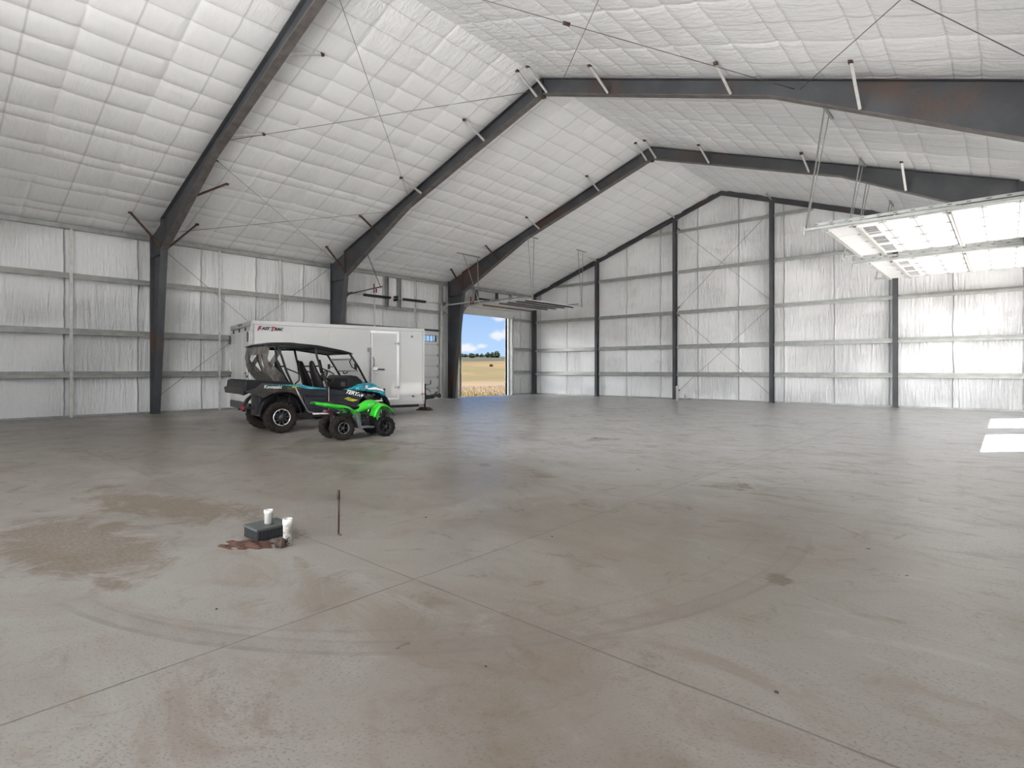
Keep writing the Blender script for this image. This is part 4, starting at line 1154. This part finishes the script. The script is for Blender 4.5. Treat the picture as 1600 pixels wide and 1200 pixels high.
    bp_ = MB()
    for s_ in (-1, 1): bp_.tube([(2.35, .28 * s_, .60), (2.62, .28 * s_, .54), (2.67, .28 * s_, .62), (2.68, .28 * s_, .90)], .024, 8)
    bp_.tube([(2.67, -.28, .86), (2.67, .28, .86)], .018, 8).tube([(2.65, -.28, .60), (2.65, .28, .60)], .018, 8).tube([(2.45, -.2, .78), (2.67, -.28, .76)], .014, 6).tube([(2.45, .2, .78), (2.67, .28, .76)], .014, 6)
    bp_.build('front_bumper', TUBE, t)
    # cage
    cg = MB(); r = .026
    for s_ in (-1, 1):
        y = s_ * .66; yo = s_ * .73
        cg.tube([(-.26, s_ * .62, 1.88), (-.02, y, 1.86), (.80, y, 1.86), (1.58, y, 1.755)], .022, 8)
        cg.tube([(-.06, y, 1.86), (.02, y, 1.66), (.10, s_ * .70, 1.36), (.24, yo, 1.02), (.40, yo, .72), (.54, yo, .45)], r, 8)
        cg.tube([(-.12, y, 1.86), (-.10, y, 1.62), (.02, s_ * .69, 1.34), (.17, s_ * .70, 1.06)], .020, 8)
        cg.tube([(.76, y, 1.86), (.80, y, 1.66), (.90, s_ * .70, 1.34), (1.01, yo, 1.0), (1.02, yo, .42)], r, 8)
        cg.tube([(1.58, y, 1.76), (1.78, s_ * .68, 1.46), (2.02, s_ * .66, 1.06)], r, 8)
        cg.tube([(.84, y, 1.60), (.90, s_ * .70, 1.30)], .04, 8)
    for x, z in ((-.05, 1.86), (.78, 1.86), (1.58, 1.76)): cg.tube([(x, -.66, z), (x, .66, z)], .022, 8)
    cg.tube([(.06, -.68, 1.45), (.06, .68, 1.45)], .018, 8); cg.tube([(.86, -.68, 1.46), (.86, .68, 1.46)], .018, 8)
    cg.build('roll_cage', TUBE, t)
    sb = MB()
    for s_ in (-1, 1):
        yo = s_ * .768
        sb.tube([(.28, yo, .98), (.42, yo, .70), (.56, yo, .44), (.70, yo, .405), (1.04, yo, .39)], .014, 8); sb.tube([(1.03, yo, .40), (1.03, yo, .98)], .011, 8)
        sb.tube([(.66, yo, .385), (1.6, yo, .37), (1.74, yo, .42)], .022, 8)
    sb.build('nerf_bar', TUBEH, t)
    for s_ in (-1, 1):
        y = s_ * .67
        for x0 in (.12, .92):
            MB().tube([(x0, y, 1.40), (x0 + .18, y, 1.33), (x0 + .27, y, 1.28), (x0 + .27, y, 1.14), (x0 + .18, y, 1.06)], .016, 6).build('side_bolster_bar', TUBE, t)
    # roof
    rf = []
    for x, w, z, th in ((-.40, .60, 1.905, .02), (-.34, .66, 1.925, .05), (-.10, .68, 1.965, .07), (.20, .69, 1.975, .07), (.80, .69, 1.935, .07), (1.40, .68, 1.835, .06), (1.62, .66, 1.785, .045), (1.70, .62, 1.755, .02)):
        z += .012; th *= 1.35; rf.append([(x, -w, z - th * .8), (x, -w * .96, z - .01), (x, -w * .5, z + .004), (x, 0, z + .008), (x, w * .5, z + .004), (x, w * .96, z - .01), (x, w, z - th * .8), (x, 0, z - th * .5)])
    rfo = MB().loft(rf).build('roof', CHAR, t, bevel=.004)
    rr = MB()
    for y in (-.34, 0, .34): rr.bar((-.2, y, 1.965), (.4, y, 1.985), .05, .012)
    rr.build('roof_rib', CHAR, rfo)
    # rear wind cover: back sheet and two side gussets with a clear opening
    fc = MB(); rows = []
    for x, z in ((-.34, 1.90), (-.38, 1.70), (-.37, 1.50), (-.31, 1.34), (-.20, 1.24), (-.12, 1.12)):
        rows.append([(x + .015 * math.sin(k * 2.1 + z * 7), -.62 + 1.24 * k / 10, z) for k in range(11)])
    for s_ in (-1, 1):
        y = s_ * .64
        fc.sheet([[(-.34, y, 1.90), (-.22, y, 1.90)], [(-.38, y, 1.66), (-.27, y, 1.62)], [(-.35, y, 1.46), (-.20, y, 1.46)], [(-.27, y, 1.28), (-.05, y, 1.26)], [(-.14, y, 1.12), (.16, y, 1.12)]])
        fc.sheet([[(-.26, y, 1.50), (-.20, y, 1.40)], [(-.02, y, 1.88), (.03, y, 1.80)]])
        fc.sheet([[(-.33, y, 1.68), (-.28, y, 1.60)], [(-.10, y, 1.32), (.02, y, 1.30)], [(.0, y, 1.14), (.16, y, 1.14)]])
    # back sheet leaves a window in the middle
    fc.sheet([r_[:3] for r_ in rows]); fc.sheet([r_[8:] for r_ in rows]); fc.sheet([r_[2:9] for r_ in rows[3:]]); fc.sheet([r_[2:9] for r_ in rows[:2]])
    fc.build('rear_cover', FAB, t, fix=False)
    # seats
    for x0 in (.12, .90):
        for y in (-.34, .34):
            se = empty('seat', (x0, y, 0)); se.parent = t
            sec = []
            for dx, z, w, th in ((.10, .84, .22, .16), (.06, 1.00, .25, .18), (.0, 1.20, .25, .17), (-.05, 1.34, .19, .14), (-.09, 1.46, .14, .11), (-.11, 1.60, .10, .07)):
                sec.append([(dx - th / 2, -w * .8, z), (dx - th / 2, w * .8, z), (dx + .01, w, z), (dx + th / 2, w * .75, z), (dx + th / 2, -w * .75, z), (dx + .01, -w, z)])
            MB().loft(sec).build('backrest', SEATM, se, subsurf=1)
            MB().box((.08, -.22, .78), (.50, .22, .92)).build('cushion', SEATM, se, bevel=.04)
            MB().box((.10, -.18, .42), (.45, .18, .78)).build('base', CHAR, se, bevel=.02)
    # dash, steering wheel, windscreen, mirror
    MB().prism([(1.56, .80), (1.54, 1.18), (1.62, 1.25), (1.80, 1.22), (1.94, 1.10), (1.90, .80)], 'y', -.62, .62).build('dashboard', CHAR, t, bevel=.03)
    MB().box((1.53, -.50, .98), (1.545, -.28, 1.08)).build('glove_box', simple('brown_dash_panel', (.09, .06, .055), .5), t)
    sw = empty('steering_wheel', (1.34, .34, 1.20)); sw.parent = t
    M = Matrix.Rotation(math.radians(-58), 4, 'Y')
    MB().tube([M @ Vector((.17 * math.cos(a * math.pi / 12), .17 * math.sin(a * math.pi / 12), 0)) for a in range(24)], .017, 8, closed=True).build('rim', BLACK, sw)
    sp = MB()
    for a in (90, 210, 330): sp.bar((0, 0, 0), M @ Vector((.16 * math.cos(math.radians(a)), .16 * math.sin(math.radians(a)), 0)), .035, .012)
    sp.lathe([(.05, -.02), (.045, .03)], 12, M).tube([(0, 0, 0), (.30, 0, -.16)], .02, 8); sp.build('hub', BLACK, sw)
    ws = MB().sheet([[(1.66, -.58, 1.62), (1.66, .58, 1.62)], [(1.98, -.58, 1.13), (1.98, .58, 1.13)]], False); ws.build('windscreen', WIND, t, solid=.005)
    vz = MB()
    for (xa, za), (xb, zb) in (((1.645, 1.645), (1.665, 1.61)), ((1.83, 1.36), (1.85, 1.33))): vz.sheet([[(xa, -.6, za), (xa, .6, za)], [(xb, -.6, zb), (xb, .6, zb)]], False)
    vz.build('screen_rail', simple('pale_screen_edge', (.35, .35, .34), .3), t, solid=.01)
    for s_ in (-1, 1):
        mi = MB().tube([(1.74, s_ * .68, 1.50), (1.72, s_ * .76, 1.52)], .012, 6).loft([[(1.70, s_ * .74 + dy * .5, 1.52 + dz * .5), (1.70, s_ * .80 + dy, 1.54 + dz)] for dy, dz in ((0, 0), (0, 0))], caps=False) if False else MB().tube([(1.74, s_ * .68, 1.44), (1.70, s_ * .78, 1.46)], .012, 6).box((1.66, s_ * .78 - .05, 1.39), (1.69, s_ * .78 + .05, 1.52))
        mi.build('mirror', CHAR, t, bevel=.012)
    hd = MB()
    hd.tube([(1.70, -.30, 1.32), (1.66, -.24, 1.28), (1.66, -.12, 1.29), (1.70, -.06, 1.33)], .012, 6)
    hd.tube([(1.62, -.69, 1.66), (1.56, -.70, 1.56), (1.62, -.70, 1.44), (1.76, -.69, 1.36)], .012, 6)
    hd.build('grab_rail', TUBE, t)
    # lettering and graphics on the near (right) side and repeated on the far one
    text('lettering', 'Kawasaki', .098, side_matrix(-.385, -.767, .985, .04), GREYL, t, .1, .002, .002)
    text('lettering', '4x4', .06, side_matrix(.20, -.774, .985, .05), YEL, t, .2, .002, .001)
    MB().prism([(.10, 1.0), (.36, .985), (.40, .95), (.12, .955)], 'y', -.770, -.766).build('badge', simple('olive_decal', (.06, .05, .005), .5), t)
    text('lettering', 'TERYX4', .125, side_matrix(1.42, -.772, .835, .24), WHTL, t, .45, .002, .003)
    MB().prism([(1.40, .70), (1.50, .735), (1.62, .69), (1.76, .66), (1.62, .63), (1.50, .66)], 'y', -.762, -.757).build('decal', YEL, t)
    MB().box((1.93, -.778, .93), (1.99, -.764, 1.0)).build('sticker', simple('lilac_sticker', (.6, .55, .7), .4), t)
    return t
utv()

# ------------------------------------------------------------------ children's quad
GREEN = simple('lime_green_plastic', (0.030, 0.46, 0.022), .28, 0, .06, 3, coat=.4)
QGREY = simple('slate_plastic', (0.085, 0.088, 0.098), .45, 0, .15, 6)
def quad():
    t = empty('kids_quad_bike', (10.07, -18.51, 0), 1.450, 'small lime green youth quad bike standing in front of the side-by-side', 'quad bike')
    for x, r, w, rr in ((0, .235, .20, .115), (.93, .205, .16, .105)):
        for s_ in (-1, 1): wheel('wheel', t, (x, s_ * (.36 - w / 2), r), r, w, rr, s_, RUBBER if x else RUBBERD, simple('scuffed_rim_edge', (.16, .16, .17), .4) if x == 0 else None, 14 if x == 0 else 12, 5)
    def arch(name, prof, ya, yb, mat, drop=.0, th=.012):
        mb = MB(); rows = []
        for x, z in prof:
            rows.append([(x, ya, z - drop), (x, ya + (yb - ya) * .18, z - drop * .15), (x, (ya + yb) / 2, z + .008), (x, yb - (yb - ya) * .18, z), (x, yb, z)])
        mb.sheet(rows); return mb.build(name, mat, t, solid=th, subsurf=1)
    for s_ in (-1, 1):
        arch('rear_fender', [(-.40, .735), (-.30, .735), (-.16, .70), (-.04, .685), (.08, .665), (.18, .62), (.25, .555), (.30, .48), (.33, .38)], s_ * .37, s_ * .12, GREEN, .045)
        arch('front_fender', [(.66, .42), (.70, .54), (.76, .64), (.84, .68), (.94, .665), (1.03, .61), (1.10, .54), (1.12, .50)], s_ * .35, s_ * .10, GREEN, .045)
        MB().prism([(.66, .60), (.78, .66), (.84, .56), (.80, .40), (.76, .34), (.72, .44)], 'y', min(s_ * .25, s_ * .28), max(s_ * .25, s_ * .28)).build('front_panel', GREEN, t, bevel=.01)
        MB().prism([(.30, .55), (.36, .50), (.38, .26), (.66, .235), (.66, .20), (.33, .205), (.27, .42)], 'y', min(s_ * .14, s_ * .34), max(s_ * .14, s_ * .34)).build('footwell', QGREY, t, bevel=.012)
        MB().tube([(.70, s_ * .10, .80), (.70, s_ * .24, .87), (.66, s_ * .34, .87)], .011, 8).build('handlebar', BLACK, t)
        MB().tube([(.67, s_ * .25, .87), (.655, s_ * .36, .87)], .018, 8).build('grip', BLACK, t)
    # body centre: seat, tank cover, tail
    def loft(name, pts, mat, sub=1):
        secs = []
        for x, w, zt, zb in pts: secs.append([(x, -w, zb), (x, -w, (zt + zb) / 2 + .01), (x, -w * .6, zt), (x, w * .6, zt), (x, w, (zt + zb) / 2 + .01), (x, w, zb)])
        return MB().loft(secs).build(name, mat, t, subsurf=sub)
    loft('tank_cover', [(.30, .10, .54, .46), (.40, .12, .59, .47), (.52, .13, .69, .50), (.66, .14, .765, .54), (.80, .15, .765, .58), (.92, .14, .70, .56), (1.04, .12, .61, .52), (1.10, .09, .56, .50)], GREEN)
    loft('tail_cowl', [(-.42, .10, .735, .69), (-.36, .14, .745, .68), (-.20, .15, .72, .62), (.0, .14, .68, .58), (.12, .13, .64, .56)], GREEN)
    loft('seat', [(-.22, .10, .74, .70), (-.12, .115, .765, .68), (.05, .12, .745, .64), (.22, .12, .69, .58), (.38, .11, .63, .55), (.50, .09, .66, .58)], SEATM)
    MB().box((-.10, -.10, .22), (.90, .10, .50)).build('frame', BLACK, t, bevel=.02)
    e = MB().box((.36, -.15, .20), (.66, .15, .42)).lathe([(.07, -.17), (.07, .17)], 16, Matrix.Translation((.50, 0, .33)) @ Matrix.Rotation(math.pi / 2, 4, 'X')).tube([(.58, -.16, .44), (.60, -.17, .36)], .02, 8)
    e.build('engine', simple('engine_dark', (.035, .035, .037), .4, .4), t, bevel=.015)
    a = MB().tube([(0, -.20, .235), (0, .20, .235)], .024, 8).tube([(.93, -.20, .205), (.93, .20, .205)], .018, 8).tube([(-.02, 0, .30), (.12, 0, .55)], .03, 8)
    for s_ in (-1, 1): a.tube([(.93, s_ * .20, .22), (.90, s_ * .12, .50)], .022, 8).tube([(.80, s_ * .08, .28), (.93, s_ * .22, .20)], .012, 6)
    a.build('axle', simple('axle_steel', (.12, .12, .12), .4, .6), t)
    MB().tube([(-.05, -.10, .50), (-.22, -.12, .56), (-.32, -.12, .57)], .035, 10).build('silencer', simple('maroon_silencer', (.10, .03, .05), .4, .3), t)
    MB().lathe([(.055, 0), (.06, .03), (.03, .05)], 14, Matrix.Translation((.72, 0, .82))).box((.66, -.06, .78), (.76, .06, .83)).build('instrument_pod', BLACK, t, bevel=.008)
    MB().tube([(.74, 0, .60), (.70, 0, .84)], .02, 8).build('steering_column', BLACK, t)
    f = MB()
    for s_ in (-1, 1): f.tube([(.98, s_ * .10, .34), (1.14, s_ * .10, .36), (1.16, s_ * .09, .48)], .014, 6)
    f.tube([(1.16, -.09, .48), (1.16, .09, .48)], .014, 6); f.build('front_guard', simple('purple_grey_guard', (.07, .06, .08), .4), t)
    MB().box((.86, -.06, .712), (1.0, .06, .735), Matrix.Rotation(0, 4, 'Y')).build('number_panel', simple('cream_panel', (.7, .68, .62), .4), t, bevel=.006)
    text('lettering', 'KFX', .075, side_matrix(.62, -.1465, .615, -.15), simple('pale_lettering', (.30, .62, .28), .4), t, .3, .004, .001)
    MB().prism([(.74, .63), (.90, .65), (.88, .60), (.76, .60)], 'y', -.156, -.147).build('decal', simple('orange_red_decal', (.25, .10, .03), .4), t)
    return t
quad()

# ------------------------------------------------------------------ things on the floor
def mat_pvc(dirty):
    m, b, p = new_mat('white_pvc' + ('_muddy' if dirty else ''))
    o = b.obj(); n = b.noise(o, 22, 5, .7, .6)
    col = (.62, .61, .58)
    if dirty:
        z = b.xyz(o)[2]
        f = b.mul(b.step(n, .47, .56), b.step(z, .02, .17, 1.0, .35))
        c = b.mix(f, col, (.10, .055, .035)); b.link(c, p.inputs['Base Color'])
    else: b.link(b.mix(b.step(n, .5, .7), col, (.40, .38, .35)), p.inputs['Base Color'])
    p.inputs['Roughness'].default_value = .4; return m
PVC, PVCD = mat_pvc(False), mat_pvc(True)
def pipe(name, loc, r, h, mat, label, open_top=True, cat='pipe', tilt=0):
    prof = [(r * .86, h), (r * .86, h * .35), (r * .99, h * .35 - .001), (r, 0), (r, h * .72), (r * 1.10, h * .72), (r * 1.10, h)] 
    mb = MB(); mb.lathe([(r * .84, h * .3), (r * .84, h), (r * 1.12, h), (r * 1.12, h * .78), (r, h * .76), (r, 0), (r * .86, 0)], 24, closed=True)
    mb.lathe([(.001, h * .3), (r * .9, h * .3), (r * .9, h * .28), (.001, h * .28)], 16)
    o = mb.build(name, mat); o.location = loc; o.rotation_euler = (0, tilt, 0); tag(o, label, cat); return o
bx = empty('valve_box', (15.495, -22.44, 0), 0, 'low black plastic box on the floor with a white pipe stub on top', 'box')
MB().box((-.12, -.135, .0), (.12, .135, .08)).build('body', simple('black_box_plastic', (.016, .018, .020), .6, 0, .3, 20), bx, bevel=.006)
rb = MB()
for k in range(9):
    for s_ in (-1, 1):
        rb.box((-.115 + k * .0275, s_ * .135 - .004, .0), (-.105 + k * .0275, s_ * .135 + .004, .08)); rb.box((s_ * .12 - .004, -.13 + k * .0312, 0), (s_ * .12 + .004, -.12 + k * .0312, .08))
rb.build('rib', simple('black_rib', (.014, .015, .017), .6), bx)
MB().box((-.13, -.145, .08), (.13, .145, .10)).build('lid', simple('dusty_black_lid', (.050, .056, .054), .5, 0, .2, 8), bx, bevel=.005)
pipe('drain_pipe', (15.50, -22.43, .101), .033, .112, PVC, 'clean white plastic pipe stub standing on top of the black floor box')
pipe('drain_pipe', (15.855, -22.445, 0), .034, .205, PVCD, 'mud-spattered white plastic pipe standing on the floor beside the black box')
# clod of soil at the muddy pipe's foot
bm = bmesh.new(); bmesh.ops.create_icosphere(bm, subdivisions=3, radius=.042)
rr_ = random.Random(2)
for v in bm.verts:
    v.co *= 1 + .25 * math.sin(v.co.x * 90) * math.sin(v.co.y * 80 + 1) + rr_.uniform(-.07, .07); v.co.z = max(-.026, v.co.z)
m_ = MB(); m_.bm.free(); m_.bm = bm
cl_ = m_.build('soil_clod', simple('brown_clod', (.040, .024, .017), .95, 0, .4, 30)); cl_.location = (15.885, -22.512, .026); tag(cl_, 'small brown clod of soil against the foot of the muddy pipe', 'soil')
# low heap of red soil round the box
def heap():
    mb = MB(); r = random.Random(8)
    n = 46
    rows = []
    for i in range(n + 1):
        row = []
        for j in range(n + 1):
            u, v = i / n * 2 - 1, j / n * 2 - 1; d = math.hypot(u, v)
            e = 1 - d + .20 * math.sin(5 * u + 2) * math.cos(6 * v) + .12 * math.sin(13 * u + 7 * v)
            z = max(0, e) * .036 * (1 + .35 * r.uniform(-1, 1)); row.append((u * .27, v * .12, z * .8 - .004))
        rows.append(row)
    mb.sheet(rows); o = mb.build('loose_soil', simple('red_brown_soil', (.060, .026, .015), .95, 0, .5, 25), fix=False)
    o.location = (15.63, -22.66, 0.0); o.rotation_euler = (0, 0, math.radians(35))
    tag(o, 'low spill of red-brown soil in front of the black floor box', 'soil', kind='stuff')
heap()
st = empty('steel_stake', (15.93, -22.04, 0), 0, 'thin rusty steel stake standing upright on the open floor', 'stake')
MB().tube([(0, 0, 0), (0.004, 0, .30), (0, 0, .375)], .0078, 8).build('rod', simple('brown_rebar', (.045, .022, .018), .7, 0, .3, 40), st)
MB().lathe([(.010, .295), (.0125, .30), (.0125, .368), (.010, .375)], 10).build('cap', simple('dark_cap', (.022, .012, .012), .6), st)
MB().lathe([(.001, 0), (.03, .0), (.022, .004), (.010, .007)], 12).build('collar', simple('floor_rust_ring', (.12, .09, .07), .8), st)
# two pipes at the foot of the second gable column
pipe('drain_pipe', (9.32, -1.45, 0), .055, .66, PVC, 'tall white plastic pipe standing in front of the second gable column')
pipe('drain_pipe', (9.29, -.55, 0), .045, .26, PVC, 'short white plastic pipe by the gable wall right of the tall one')
# scraps on the floor
def scrap(x, y, r, seed, label):
    bm = bmesh.new(); bmesh.ops.create_icosphere(bm, subdivisions=1, radius=r); q = random.Random(seed)
    for v in bm.verts: v.co = Vector((v.co.x * q.uniform(.7, 1.3), v.co.y * q.uniform(.6, 1.2), max(-.3 * r, v.co.z * .5)))
    m = MB(); m.bm.free(); m.bm = bm; o = m.build('pebble', simple('dark_crumb', (.05, .035, .03), .9)); o.location = (x, y, .3 * r); tag(o, label, 'pebble')
for i, (x, y, r_, lb) in enumerate([(19.38, -22.05, .010, 'small dark pebble in the lower right foreground of the floor'), (18.30, -22.72, .007, 'tiny dark pebble beside the long foreground floor joint'),
        (16.05, -21.2, .010, 'small dark pebble on the floor behind the rusty stake'), (16.7, -23.3, .008, 'tiny dark pebble on the left of the foreground'), (17.3, -20.9, .008, 'tiny dark pebble beyond the crossing of the joints')]):
    scrap(x, y, r_, i, lb)
